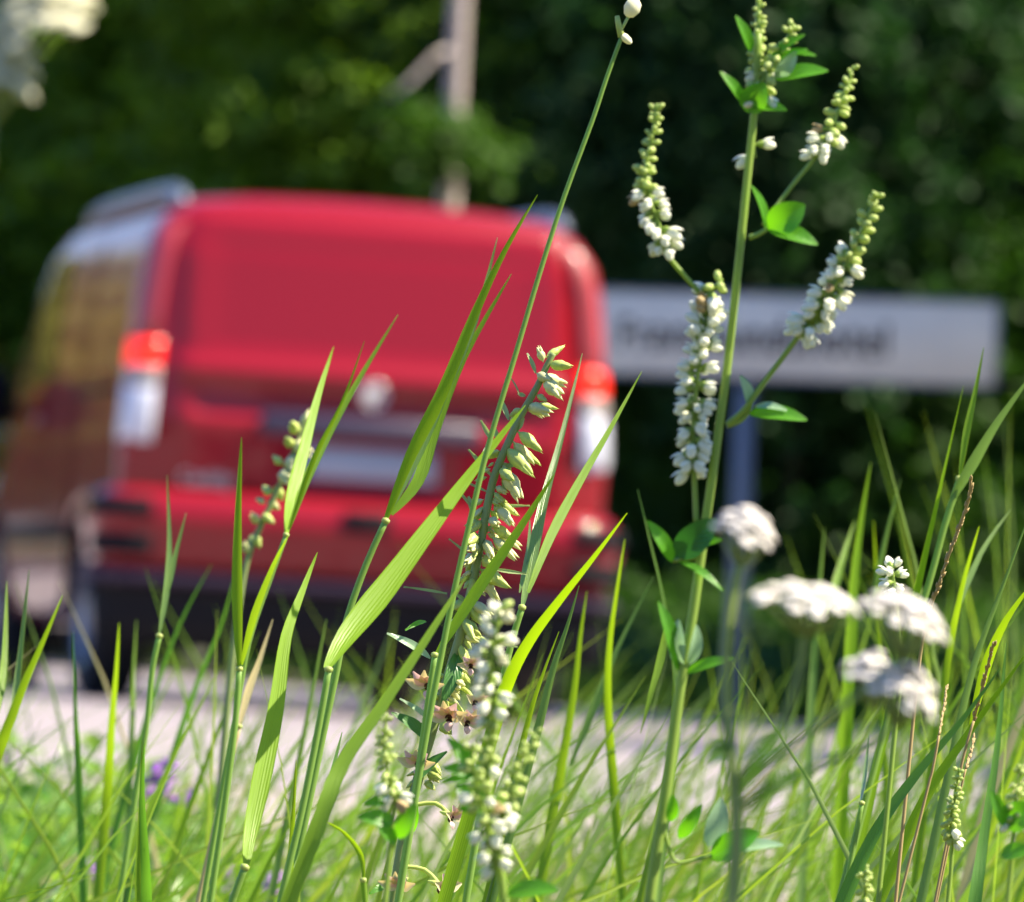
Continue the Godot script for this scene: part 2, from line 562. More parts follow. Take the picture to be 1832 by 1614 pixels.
func wood() -> void:
	for k in 3:
		clump_mats.append(leaf_clump(M.foliage[k], 50 + k, [0.085, 0.09, 0.08][k], 22))
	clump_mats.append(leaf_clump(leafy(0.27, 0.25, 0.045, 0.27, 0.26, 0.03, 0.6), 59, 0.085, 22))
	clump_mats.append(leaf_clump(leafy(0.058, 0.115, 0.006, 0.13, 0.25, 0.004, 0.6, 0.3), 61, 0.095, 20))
	var birch := tree("birch_tree", "pale birch trunk standing upright above the middle of the van roof", "tree", g_at(760, 49.0), 0.072, 12.0, 7.0, 1.9, 2600, 1, M.birch)
	var bs := new_st()
	tube(bs, [Vector3(0.0, 3.58, 0), Vector3(-0.10, 3.52, 0.05), Vector3(-0.24, 3.36, 0.1), Vector3(-0.34, 3.28, 0.12)], 0.026, 0.010, 7)
	obj("branch_stub", bs, M.birch, birch.get_node("trunk"))
	var sp := []
	for i in 26: sp.append(Transform3D(Basis.from_euler(Vector3(0, rng.randf() * TAU, 0)), Vector3(rng.randfn() * 0.16, 3.02 + rng.randfn() * 0.09, 0.3 + rng.randfn() * 0.08)))
	scatter("leaf_spray", clump_mats[1], sp, birch)
	# label, x in the photo, depth, trunk radius, height, crown base, width, leaves, kind
	var rows := [
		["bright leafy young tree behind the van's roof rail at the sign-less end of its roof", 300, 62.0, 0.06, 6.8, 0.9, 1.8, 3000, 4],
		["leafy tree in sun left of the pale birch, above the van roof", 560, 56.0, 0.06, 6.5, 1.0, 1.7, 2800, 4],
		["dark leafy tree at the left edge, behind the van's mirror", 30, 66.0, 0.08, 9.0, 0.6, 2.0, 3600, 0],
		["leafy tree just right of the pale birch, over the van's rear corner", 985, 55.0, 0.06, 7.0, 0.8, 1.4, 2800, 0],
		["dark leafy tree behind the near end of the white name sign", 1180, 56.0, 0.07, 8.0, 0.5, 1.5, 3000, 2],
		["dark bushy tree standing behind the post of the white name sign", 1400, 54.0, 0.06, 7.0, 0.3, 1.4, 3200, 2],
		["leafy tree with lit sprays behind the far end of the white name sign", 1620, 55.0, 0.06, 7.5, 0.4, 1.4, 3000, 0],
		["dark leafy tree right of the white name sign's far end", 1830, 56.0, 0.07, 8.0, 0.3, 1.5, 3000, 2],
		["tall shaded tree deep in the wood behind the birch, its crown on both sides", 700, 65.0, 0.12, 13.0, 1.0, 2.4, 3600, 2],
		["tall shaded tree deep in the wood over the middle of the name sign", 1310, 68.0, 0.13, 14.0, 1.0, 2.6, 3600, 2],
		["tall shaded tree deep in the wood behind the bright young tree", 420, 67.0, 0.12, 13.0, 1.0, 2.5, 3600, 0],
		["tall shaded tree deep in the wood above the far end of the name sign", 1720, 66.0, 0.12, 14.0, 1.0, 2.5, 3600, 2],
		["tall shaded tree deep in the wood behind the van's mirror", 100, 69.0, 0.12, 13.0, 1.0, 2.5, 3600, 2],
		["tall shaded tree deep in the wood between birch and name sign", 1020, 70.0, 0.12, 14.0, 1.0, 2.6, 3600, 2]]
	rows[0][0] = "bright leafy young tree behind the grey roof rail of the van nearest its mirror"
	for q in rows:
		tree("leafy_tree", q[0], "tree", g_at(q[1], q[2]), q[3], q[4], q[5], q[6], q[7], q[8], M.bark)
	var pine := [["bare dark pine trunk behind the topmost flower spikes of the tall sweet clover", 1500, 58.0, 0.13, 15.0], ["dark pine trunk in shade just left of the pale birch", 770, 60.0, 0.11, 15.0]]
	for q in pine:
		tree("pine_tree", q[0], "tree", g_at(q[1], q[2]), q[3], q[4], 8.0, 2.0, 2200, 2, M.bark)
	# trees beside the road and the frame: they shade the van, the sign and the far verge
	var side := [[5.9, -39.3, 9.5, 3.0, "broad roadside tree outside the view, shading the name sign"], [7.9, -27.6, 9.5, 3.6, "broad roadside tree outside the view, level with the van"], [5.6, -46.0, 7.0, 0.8, "broad tree outside the view, first one right of the name sign"], [8.4, -43.5, 8.5, 0.8, "broad tree outside the view, standing nearer the road beyond the name sign"], [11.0, -46.0, 9.0, 0.8, "broad tree outside the view, third one right of the name sign"]]
	for q in side:
		tree("roadside_tree", q[4], "tree", Vector3(q[0], ground_y(q[0], q[1]), q[1]), 0.16, q[2], q[3], 2.5, 4200, rng.randi() % 3, M.bark, "roadside trees outside the view")
	var hedge := [[-5.6, -60.0, "low"], [-7.6, -61.5, "rounded"], [-9.6, -60.5, "wide"], [-11.8, -62.0, "tall"], [-14.0, -61.0, "loose"], [-16.2, -62.5, "narrow"], [-18.5, -61.5, "last"]]
	for q in hedge:
		tree("hedge_bush", q[2] + " sunlit bush of the road hedge past the van's mirror, outside the view", "bush", Vector3(q[0], ground_y(q[0], q[1]), q[1]), 0.05, rng.randf_range(3.4, 5.2), 0.2, 1.7, 2400, 3, M.bark, "hedge along the road outside the view")
	# deep wood
	var big := leaf_clump(M.foliage[2], 77, 0.30, 20)
	var pl := []
	for i in 9000:
		var x := rng.randf_range(-60, 60)
		var y := 16.0 * pow(rng.randf(), 0.9)
		var z := -76.0 - rng.randf_range(0, 10)
		if x < 0.088 * z: continue
		pl.append(Transform3D(Basis.from_euler(Vector3(0, rng.randf() * TAU, rng.randf_range(-0.4, 0.4))).scaled(Vector3.ONE * rng.randf_range(0.8, 1.6)), Vector3(x, y, z)))
	var deep := scatter("forest", big, pl, self)
	tag(deep, "deep dark green wood closing off the view behind everything", "forest")
	# the wood on the near side, behind the viewer; the van mirrors it
	var bk := []
	for i in 4200:
		var z := rng.randf_range(26, 34)
		bk.append(Transform3D(Basis.from_euler(Vector3(0, rng.randf() * TAU, rng.randf_range(-0.4, 0.4))).scaled(Vector3.ONE * rng.randf_range(0.8, 1.6)), Vector3(rng.randf_range(-40, 40), 6.5 * rng.randf(), z)))
	tag(scatter("forest", big, bk, self), "green wood on the near side of the road, behind the viewer", "forest")
	# undergrowth in front of the trees
	var under := []
	for i in 5200:
		var x := rng.randf_range(-13, 13)
		var z := rng.randf_range(-56, -45.5)
		if on_road(x, z): continue
		var y := ground_y(x, z) + rng.randf_range(0.02, 0.24) + 0.75 * pow(clampf((-z - 45.5) / 8.0, 0, 1), 1.2) * rng.randf()
		under.append(Transform3D(Basis.from_euler(Vector3(0, rng.randf() * TAU, 0)).scaled(Vector3.ONE * rng.randf_range(0.7, 1.3)), Vector3(x, y, z)))
	var un := scatter("undergrowth", leaf_clump(M.foliage[0], 91, 0.09, 24), under, self)
	tag(un, "low green undergrowth along the foot of the wood across the road", "undergrowth")
	var tuft := []
	for i in 5000:
		var x := rng.randf_range(-12, 12)
		var z := rng.randf_range(-49, -43.8)
		if on_road(x, z): continue
		tuft.append(Transform3D(Basis.from_euler(Vector3(0, rng.randf() * TAU, rng.randf_range(-0.4, 0.2))).scaled(Vector3(2.0, rng.randf_range(0.15, 0.42), 2.0)), Vector3(x, ground_y(x, z) - 0.01, z)))
	var tg := scatter("far_verge_grass", blade_mesh(M.foliage[1], 0.012, 0.2), tuft, self)
	tag(tg, "dark green rough grass on the far verge below the name sign", "grass")

func g_at(px: float, d: float) -> Vector3:
	var p := at(px, 1180, d)
	p.y = ground_y(p.x, p.z)
	return p

# ------------------------------------------------------------------ sign
func sign_board() -> void:
	var d := 40.0
	var c := at(1355, 603, d)
	var o := thing("name_sign", "white road name sign with black lettering on a grey post behind the van", "road sign", Vector3(c.x, ground_y(c.x, c.z), c.z), -0.10)
	o.rotation.z = 0.010
	var ch := c.y - o.position.y
	var w := 868.0 * S * d
	var h := 146.0 * S * d
	var st := new_st()
	box(st, Vector3(0, ch, 0), Vector3(w, h, 0.024), 0.008)
	var b := obj("board", st, M.sign, o)
	var fr := new_st()
	box(fr, Vector3(0, ch + h / 2 + 0.006, 0), Vector3(w + 0.02, 0.012, 0.034), 0.003)
	box(fr, Vector3(0, ch - h / 2 - 0.006, 0), Vector3(w + 0.02, 0.012, 0.034), 0.003)
	box(fr, Vector3(w / 2 + 0.006, ch, 0), Vector3(0.012, h - 0.002, 0.034), 0.003)
	box(fr, Vector3(-w / 2 - 0.006, ch, 0), Vector3(0.012, h - 0.002, 0.034), 0.003)
	obj("frame", fr, M.steel, b)
	var tm := TextMesh.new()
	var f := SystemFont.new()
	f.font_names = PackedStringArray(["Droid Sans"])
	f.font_weight = 700
	tm.font = f
	tm.text = "Franssundshotel"
	tm.font_size = 64
	tm.pixel_size = 0.00255
	tm.depth = 0.005
	tm.material = M.sign_text
	var te := put("lettering", tm, b, Vector3(0.0, ch - 0.005, 0.015))
	var aw := tm.get_aabb().size.x
	te.scale = Vector3(485.0 * S * d / maxf(aw, 0.1), 1.2, 1.0)
	var ps := new_st()
	tube(ps, [Vector3(-0.03, -0.3, -0.065), Vector3(-0.03, ch + h * 0.4, -0.065)], 0.043, 0.043, 14)
	obj("post", ps, M.steel, o)
	var cl := new_st()
	for yy in [-0.11, 0.11]:
		box(cl, Vector3(-0.03, ch + yy, -0.062), Vector3(0.14, 0.035, 0.125), 0.006)
	for k in 2:
		var c1 := new_st()
		box(c1, Vector3(-0.03, ch + [-0.11, 0.11][k], -0.064), Vector3(0.13, 0.03, 0.118), 0.006)
		obj("clamp", c1, M.steel, o)

# ------------------------------------------------------------------ van
const ROWS := [[0.0, 0.26], [0.70, 0.26], [0.84, 0.29], [0.872, 0.42], [0.886, 0.58], [0.893, 0.75], [0.892, 0.95], [0.884, 1.10], [0.872, 1.25], [0.858, 1.42], [0.838, 1.58], [0.808, 1.69], [0.758, 1.775], [0.66, 1.832], [0.45, 1.858], [0.2, 1.868], [0.0, 1.87]]
const TOPS := [[0.0, 1.835], [-0.03, 1.85], [-0.1, 1.865], [-0.3, 1.87], [-2.6, 1.87], [-2.78, 1.855], [-3.0, 1.74], [-3.3, 1.49], [-3.6, 1.25], [-3.74, 1.14], [-4.0, 1.06], [-4.22, 0.95], [-4.36, 0.8], [-4.43, 0.66]]
const WIDE := [[0.0, 0.962], [-0.02, 0.985], [-0.06, 1.0], [-3.2, 1.0], [-3.6, 0.985], [-4.05, 0.94], [-4.3, 0.86], [-4.4, 0.74], [-4.43, 0.62]]

func table(t: Array, z: float) -> float:
	for i in t.size() - 1:
		if z <= t[i][0] and z >= t[i + 1][0]:
			return lerpf(t[i][1], t[i + 1][1], (t[i][0] - z) / (t[i][0] - t[i + 1][0]))
	return t[-1][1] if z < t[-1][0] else t[0][1]

func lean(y: float) -> float:
	return -0.15 * clampf(1.05 - y, 0.0, 0.30) - 0.13 * maxf(0.0, y - 1.0) - 0.10 * pow(maxf(0.0, y - 1.62), 1.0)

func half_width(y: float) -> float:
	for i in range(2, ROWS.size() - 1):
		if y <= ROWS[i + 1][1]:
			return lerpf(ROWS[i][0], ROWS[i + 1][0], clampf((y - ROWS[i][1]) / (ROWS[i + 1][1] - ROWS[i][1]), 0, 1))
	return 0.0

func body_pt(z: float, row: float, side: float, off := 0.0) -> Vector3:
	var i := mini(int(row), ROWS.size() - 2)
	var f := row - i
	var x: float = lerpf(ROWS[i][0], ROWS[i + 1][0], f)
	var y: float = lerpf(ROWS[i][1], ROWS[i + 1][1], f)
	var top := table(TOPS, z)
	if y > 0.6: y = 0.6 + (y - 0.6) * (top - 0.6) / 1.27
	var wd := table(WIDE, z)
	x *= wd
	for zc in [-0.88, -3.56]:
		var dz := absf(z - zc)
		if dz < 0.40: y = maxf(y, 0.31 + sqrt(0.16 - dz * dz))
	var zz := z + lean(y) * (1.0 - smoothstep(0.0, 0.9, -z))
	if off != 0.0:
		var nx := 1.0 if row < 11.5 else clampf((14.0 - row) / 2.5, 0.0, 1.0)
		x += off * nx
		y += off * (1.0 - nx)
	return Vector3(side * x, y, zz)

# a panel that follows the body, a little proud of it
func body_patch(z0: float, z1: float, r0: float, r1: float, side: float, off: float) -> SurfaceTool:
	var st := new_st()
	var nz := maxi(4, int(absf(z1 - z0) / 0.08))
	var nr := maxi(3, int((r1 - r0) * 2.0))
	for i in nz:
		for k in nr:
			var q := []
			for e in [[i, k], [i + 1, k], [i + 1, k + 1], [i, k + 1]]:
				q.append(body_pt(lerpf(z0, z1, float(e[0]) / nz), lerpf(r0, r1, float(e[1]) / nr), side, off))
			quad(st, q[0], q[1], q[2], q[3], Vector3(side, 0.3, -0.1))
	return st

func gate_z(x: float, y: float) -> float:
	var z := lean(y) + 0.014 + 0.022 * (1.0 - pow(absf(x) / 0.72, 2.0))
	var inx := 1.0 - smoothstep(0.56, 0.62, absf(x))
	z -= 0.006 * inx * smoothstep(1.285, 1.31, y) * (1.0 - smoothstep(1.66, 1.70, y))
	z += 0.024 * smoothstep(1.165, 1.20, y) * (1.0 - smoothstep(1.21, 1.285, y))
	z -= 0.030 * (1.0 - smoothstep(0.58, 0.70, absf(x))) * smoothstep(1.03, 1.07, y) * (1.0 - smoothstep(1.12, 1.17, y))
	z -= 0.022 * (1.0 - smoothstep(0.29, 0.31, absf(x))) * smoothstep(0.81, 0.83, y) * (1.0 - smoothstep(0.99, 1.01, y))
	return z

func rear_path(s: float, off: float) -> Vector3:
	# around the rear: s from -1 (left side) to 1 (right side)
	var a := absf(s)
	var p: Vector2
	var n: Vector2
	if a < 0.74:
		p = Vector2(a / 0.74 * 0.79, 0.0 - 0.02 * pow(a / 0.74, 3.0))
		n = Vector2(0.04 * a, 1.0).normalized()
	elif a < 0.88:
		var t := (a - 0.74) / 0.14 * PI / 2
		p = Vector2(0.79 + 0.10 * sin(t), -0.02 - 0.10 * (1 - cos(t)))
		n = Vector2(sin(t), cos(t))
	else:
		p = Vector2(0.89, -0.12 - (a - 0.88) / 0.12 * 0.34)
		n = Vector2(1, 0)
	p += n * off
	return Vector3(p.x * signf(s) if s != 0.0 else 0.0, 0, p.y)

func band(prof: Array, s0: float, s1: float, n: int) -> SurfaceTool:
	# prof = [[y, offset], ...] swept round the rear
	var st := new_st()
	for i in n:
		for k in prof.size() - 1:
			var q := []
			for e in [[i, k], [i + 1, k], [i + 1, k + 1], [i, k + 1]]:
				var p := rear_path(lerpf(s0, s1, float(e[0]) / n), prof[e[1]][1])
				p.y = prof[e[1]][0]
				q.append(p)
			var c: Vector3 = (q[0] + q[1] + q[2] + q[3]) / 4.0
			quad(st, q[0], q[1], q[2], q[3], c - Vector3(0, 0.6, -0.6))
	return st

func lamp_patch(y0: float, y1: float, inner: float, side: float, off: float) -> SurfaceTool:
	# a lens wrapped round the rear corner; inner = width of its face
	var st := new_st()
	var ny := 8
	var na := 9
	var p := func(i, k):
		var y := lerpf(y0, y1, float(k) / ny)
		var hw := half_width(y)
		var a := float(i) / na
		var e := 0.0 if k > 0 and k < ny and i > 0 and i < na else -0.014
		var v: Vector3
		if a < 0.5: v = Vector3(lerpf(hw - inner, hw - 0.06, a / 0.5), y, lean(y) + off + e - 0.006 * a)
		else:
			var t := (a - 0.5) / 0.5 * PI / 2
			v = Vector3(hw - 0.06 + (0.06 + off * 0.7 + e * 0.6) * sin(t), y, lean(y) - 0.10 + (0.10 + off + e - 0.003) * cos(t))
		return Vector3(v.x * side, v.y, v.z)
	for i in na:
		for k in ny:
			quad(st, p.call(i, k), p.call(i + 1, k), p.call(i + 1, k + 1), p.call(i, k + 1), Vector3(side * float(i) / na, 0, 1.0 - float(i) / na))
	return st

func van() -> void:
	var c := at(626, 1283, 32.0)
	var o := thing("red_van", "red panel van seen from behind on the road, brake lamps lit", "van", Vector3(c.x, ground_y(c.x, c.z) + 0.004, c.z), deg_to_rad(10.5))
	o.rotation.z = -0.0157
	# body
	var st := new_st()
	var zs := [0.0, -0.01, -0.02, -0.04, -0.06]
	for i in 73: zs.append(-0.1 - i * 0.0595)
	zs.append(-4.43)
	for s in [-1.0, 1.0]:
		for i in zs.size() - 1:
			for k in ROWS.size() - 1:
				var a := body_pt(zs[i], k, s)
				var b := body_pt(zs[i + 1], k, s)
				var cc := body_pt(zs[i + 1], k + 1, s)
				var dd := body_pt(zs[i], k + 1, s)
				quad(st, a, b, cc, dd, (a + cc) / 2.0 - Vector3(0, 1.0, clampf(zs[i], -3.6, -0.6)))
	for e in [0, zs.size() - 1]:
		for k in ROWS.size() - 1:
			quad(st, body_pt(zs[e], k, -1), body_pt(zs[e], k, 1), body_pt(zs[e], k + 1, 1), body_pt(zs[e], k + 1, -1), Vector3(0, 0, 1 if e == 0 else -1))
	var body := obj("body", st, M.paint, o)
	# tailgate
	var tg := new_st()
	var nx := 44
	var ny := 70
	var gp := func(i, k):
		var y := lerpf(0.775, 1.775, float(k) / ny)
		var half := minf(0.715, half_width(y) - 0.155) if y < 1.36 else minf(0.715, half_width(y) - 0.105)
		var x := lerpf(-half, half, float(i) / nx)
		var z := gate_z(x, y)
		if i == 0 or i == nx or k == 0 or k == ny: z -= 0.02
		return Vector3(x, y, z)
	for i in nx:
		for k in ny:
			quad(tg, gp.call(i, k), gp.call(i + 1, k), gp.call(i + 1, k + 1), gp.call(i, k + 1), Vector3(0, 0, 1))
	var gate := obj("tailgate", tg, M.paint, o)
	var hs := new_st()
	box(hs, Vector3(0.0, 1.03, gate_z(0, 1.02) + 0.012), Vector3(0.80, 0.085, 0.04), 0.012)
	obj("handle", hs, M.trim, gate)
	var pl := new_st()
	box(pl, Vector3(0.006, 0.905, gate_z(0, 0.9) + 0.008), Vector3(0.50, 0.115, 0.008), 0.003)
	var plate := obj("number_plate", pl, M.plate, gate)
	var pb := new_st()
	box(pb, Vector3(-0.224, 0.905, gate_z(0, 0.9) + 0.0125), Vector3(0.04, 0.112, 0.004), 0.001)
	obj("blue_band", pb, M.plate_blue, plate)
	# emblem: a ring with crossing strokes
	var em := new_st()
	var ec := Vector3(0.005, 1.155, gate_z(0, 1.155) + 0.02)
	var ring := []
	for i in 25: ring.append(ec + Vector3(cos(TAU * i / 24.0), sin(TAU * i / 24.0), 0) * 0.044)
	tube(em, ring, 0.006, 0.006, 8, false)
	for s in [[-0.030, 0.036, -0.010, -0.0], [0.030, 0.036, 0.010, -0.0], [-0.010, 0.0, 0.0, 0.022], [0.010, 0.0, 0.0, 0.022], [-0.044, 0.014, -0.02, -0.04], [0.044, 0.014, 0.02, -0.04], [-0.02, -0.04, 0.0, 0.0], [0.02, -0.04, 0.0, 0.0]]:
		tube(em, [ec + Vector3(s[0], s[1], 0), ec + Vector3(s[2], s[3], 0)], 0.0055, 0.0055, 6)
	lathe(em, ec - Vector3(0, 0, 0.022), Vector3(0, 0, 1), [[0.0, 0.043], [0.018, 0.043], [0.02, 0.0]], 24)
	obj("emblem", em, M.chrome, gate)
	var tm := TextMesh.new()
	var f := SystemFont.new()
	f.font_names = PackedStringArray(["Droid Sans"])
	f.font_weight = 700
	tm.font = f
	tm.text = "Caddy"
	tm.font_size = 64
	tm.pixel_size = 0.00105
	tm.depth = 0.006
	tm.material = M.chrome
	put("lettering", tm, gate, Vector3(-0.575, 0.815, gate_z(-0.575, 0.80) + 0.006))
	# lamps
	for s in [-1.0, 1.0]:
		var base := obj("tail_lamp", lamp_patch(0.935, 1.14, 0.108, s, 0.02), M.lens_clear, o)
		obj("smoked_lens", lamp_patch(1.142, 1.205, 0.108, s, 0.02), M.lens_smoke, base)
		obj("brake_light", lamp_patch(1.207, 1.305, 0.108, s, 0.02), M.brake, base)
		obj("red_lens", lamp_patch(1.307, 1.735, 0.09, s, 0.016), M.lens_red, base)
	# bumper
	var bump := obj("rear_bumper", band([[0.772, -0.02], [0.768, 0.03], [0.75, 0.055], [0.71, 0.075], [0.66, 0.084], [0.64, 0.080], [0.60, 0.068], [0.52, 0.052], [0.485, 0.044], [0.478, 0.0]], -0.97, 0.97, 80), M.paint, o)
	obj("bumper_lip", band([[0.476, 0.0], [0.474, 0.075], [0.46, 0.085], [0.435, 0.078], [0.425, 0.0]], -0.97, 0.97, 80), M.lip_strip, bump)
	obj("valance", band([[0.423, 0.0], [0.42, 0.05], [0.34, 0.045], [0.225, 0.03], [0.215, -0.06]], -0.93, 0.93, 60), M.black, bump)
	for s in [-1.0, 1.0]:
		obj("corner_pad", band([[0.735, 0.05], [0.733, 0.083], [0.665, 0.098], [0.66, 0.06]], s * 0.72, s * 0.87, 12), M.black, bump)
		obj("corner_pad", band([[0.605, 0.05], [0.60, 0.082], [0.53, 0.080], [0.525, 0.05]], s * 0.72, s * 0.87, 12), M.black, bump)
	var pad := new_st()
	box(pad, Vector3(0.0, 0.695, 0.085), Vector3(0.17, 0.075, 0.02), 0.008)
	obj("step_pad", pad, M.black, bump)
	# sides
	for s in [-1.0, 1.0]:
		obj("side_strip", body_patch(-1.32, -3.1, 4.0, 4.35, s, 0.014), M.black, o)
		var dr := obj("front_door", body_patch(-2.02, -3.08, 3.3, 7.3, s, 0.006), M.paint, o)
		obj("window", body_patch(-2.06, -2.92, 7.6, 10.9, s, 0.007), M.glass, dr)
		var hd := new_st()
		var hp := body_pt(-2.14, 6.6, s, 0.03)
		box(hd, hp, Vector3(0.035, 0.035, 0.16), 0.01)
		obj("handle", hd, M.paint, dr)
		var sd := obj("sliding_door", body_patch(-1.32, -1.99, 3.3, 11.3, s, 0.006), M.paint, o)
		var rl := new_st()
		tube(rl, [body_pt(-0.25, 7.2, s, 0.004), body_pt(-0.8, 7.2, s, 0.006), body_pt(-1.3, 7.2, s, 0.006)], 0.012, 0.012, 6)
		obj("rail", rl, M.black, sd)
		var mi := new_st()
		lathe(mi, Vector3(s * 1.03, 1.02, -2.86), Vector3(0, 1, 0), [[0.0, 0.02], [0.01, 0.07], [0.06, 0.095], [0.16, 0.095], [0.21, 0.07], [0.225, 0.0]], 12)
		box(mi, Vector3(s * 0.94, 1.08, -2.88), Vector3(0.14, 0.05, 0.06), 0.01)
		obj("side_mirror", mi, M.black, o)
		var rr := new_st()
		tube(rr, smooth([Vector3(s * 0.70, 1.80, -0.24), Vector3(s * 0.70, 1.845, -0.34), Vector3(s * 0.69, 1.862, -0.8), Vector3(s * 0.69, 1.862, -1.9), Vector3(s * 0.70, 1.845, -2.4), Vector3(s * 0.70, 1.80, -2.55)], 4), 0.036, 0.036, 10)
		obj("roof_rail", rr, M.rail, o)
		for zc in [-0.88, -3.56]:
			wheel(o, Vector3(s * 0.775, 0.318, zc), s)
			var ar := []
			for i in 17:
				var a := PI * (i / 16.0)
				var ay := 0.31 + 0.405 * sin(a)
				ar.append(Vector3(s * 0.885 * table(WIDE, zc), maxf(ay, 0.30), zc + 0.405 * cos(a)))
			var wa := new_st()
			tube(wa, ar, 0.018, 0.018, 6)
			obj("wheel_arch", wa, M.black, o)
	# windscreen, underside
	var ws := new_st()
	for i in 10:
		for k in 10:
			var q := []
			for e in [[i, k], [i + 1, k], [i + 1, k + 1], [i, k + 1]]:
				var z := lerpf(-2.84, -3.66, e[0] / 10.0)
				var x := lerpf(-0.70, 0.70, e[1] / 10.0)
				q.append(Vector3(x, table(TOPS, z) + 0.012 - 0.05 * x * x, z))
			quad(ws, q[0], q[1], q[2], q[3], Vector3(0, 1, -1))
	obj("windscreen", ws, M.glass, o)
	var ub := new_st()
	box(ub, Vector3(0, 0.37, -2.2), Vector3(1.24, 0.34, 4.2), 0.04)
	box(ub, Vector3(0, 0.318, -0.88), Vector3(1.5, 0.10, 0.12), 0.03)
	box(ub, Vector3(0, 0.318, -3.56), Vector3(1.5, 0.10, 0.12), 0.03)
	obj("underside", ub, M.black, o)

func wheel(o: Node3D, c: Vector3, s: float) -> void:
	var st := new_st()
	lathe(st, c - Vector3(s * 0.10, 0, 0), Vector3(s, 0, 0), [[0.0, 0.20], [0.0, 0.28], [0.012, 0.305], [0.03, 0.316], [0.10, 0.318], [0.17, 0.316], [0.188, 0.305], [0.20, 0.28], [0.19, 0.205]], 36)
	var w := put("wheel", mesh_of(st, M.rubber), o)
	var r := new_st()
	lathe(r, c + Vector3(s * 0.06, 0, 0), Vector3(s, 0, 0), [[0.03, 0.205], [0.022, 0.19], [0.0, 0.17], [0.004, 0.11], [0.02, 0.06], [0.026, 0.0]], 30, 5, 0.03)
	obj("rim", r, M.rim, w)

# ------------------------------------------------------------------ grass on the near verge
func blade_mesh(m: Material, w: float, curve: float) -> ArrayMesh:
	var st := new_st()
	var rows := []
	var n := 6
	for i in n + 1:
		var t := float(i) / n
		var hw := w * 0.5 * (pow(1.0 - t, 0.7) if t > 0.35 else lerpf(0.7, 0.74, t / 0.35)) + 0.0001
		var p := Vector3(curve * t * t, t - 0.15 * curve * t * t, 0.0)
		rows.append([p + Vector3(-hw, 0, 0.25 * hw), p, p + Vector3(hw, 0, 0.25 * hw)])
	for i in n:
		for k in 2:
			quad(st, rows[i][k], rows[i][k + 1], rows[i + 1][k + 1], rows[i + 1][k], Vector3(0, 0, 1))
	return mesh_of(st, m)

func verge_grass() -> void:
	var sets := []
	var meshes := []
	for k in 11:
		sets.append([])
		meshes.append(blade_mesh(M.grass[k % 5] if k < 10 else M.grass_dry, 0.0066, [0.04, 0.14, 0.22][k % 3]))
	var add := func(x, z, h, lean_to, wide):
		var b := Basis.from_euler(Vector3(rng.randfn() * 0.10, 0, 0)) * Basis(Vector3(0, 0, 1), -lean_to) * Basis(Vector3.UP, rng.randf() * TAU if rng.randf() < 0.35 else rng.randfn() * 0.5)
		b = b.scaled_local(Vector3(wide, h, wide))
		b.x = b.x.normalized() * wide
		sets[rng.randi() % 10 if rng.randf() > 0.06 else 10].append(Transform3D(b, Vector3(x, ground_y(x, z) - 0.015, z)))
	# tall blades, thin on the ground; taller towards the right of the view
	for i in 22000:
		var d := 3.6 + 2.8 * pow(rng.randf(), 0.8)
		var x := rng.randf_range(-1.9, 1.9)
		var px := 916.0 + x / (S * d)
		var u := clampf(px / 1832.0, -0.6, 1.6)
		var keep := 0.20 + 0.12 * smoothstep(0.15, 0.4, u) + 0.04 * smoothstep(0.6, 0.9, u)
		if rng.randf() > keep: continue
		var top := lerpf(0.21, 0.235, smoothstep(0.0, 0.3, u)) + 0.11 * smoothstep(0.70, 0.95, u)
		var h := top * rng.randf_range(0.55, 1.38)
		add.call(x, -d, h, 0.19 + rng.randfn() * 0.09, rng.randf_range(0.55, 1.15))
	# short ones
	for i in 9000:
		var d := rng.randf_range(3.3, 6.4)
		var x := rng.randf_range(-1.9, 1.9)
		add.call(x, -d, rng.randf_range(0.04, 0.12), 0.18 + rng.randfn() * 0.17, rng.randf_range(0.5, 1.0))
	# fine blades between
	for i in 9000:
		var d := rng.randf_range(3.9, 6.3)
		var x := rng.randf_range(-1.9, 1.9)
		var u := clampf((916.0 + x / (S * d)) / 1832.0, -0.6, 1.6)
		if rng.randf() > 0.30 + 0.1 * smoothstep(0.2, 0.9, u): continue
		add.call(x, -d, rng.randf_range(0.10, 0.23) + 0.05 * smoothstep(0.7, 0.95, u), 0.17 + rng.randfn() * 0.08, rng.randf_range(0.3, 0.55))
	# around and behind the viewer, for a step to the side
	for i in 2500:
		var d := rng.randf_range(2.2, 6.5)
		var x := rng.randf_range(1.8, 4.5) * (1.0 if rng.randf() < 0.5 else -1.0)
		add.call(x, -d, rng.randf_range(0.08, 0.26), 0.14 + rng.randfn() * 0.2, rng.randf_range(0.6, 1.1))
	var root := Node3D.new()
	root.name = "meadow_grass"
	add_child(root)
	tag(root, "green grass of the near verge, leaning the same way, all round the flowers", "grass", "", "stuff")
	for k in 11:
		scatter("blades", meshes[k], sets[k], root)

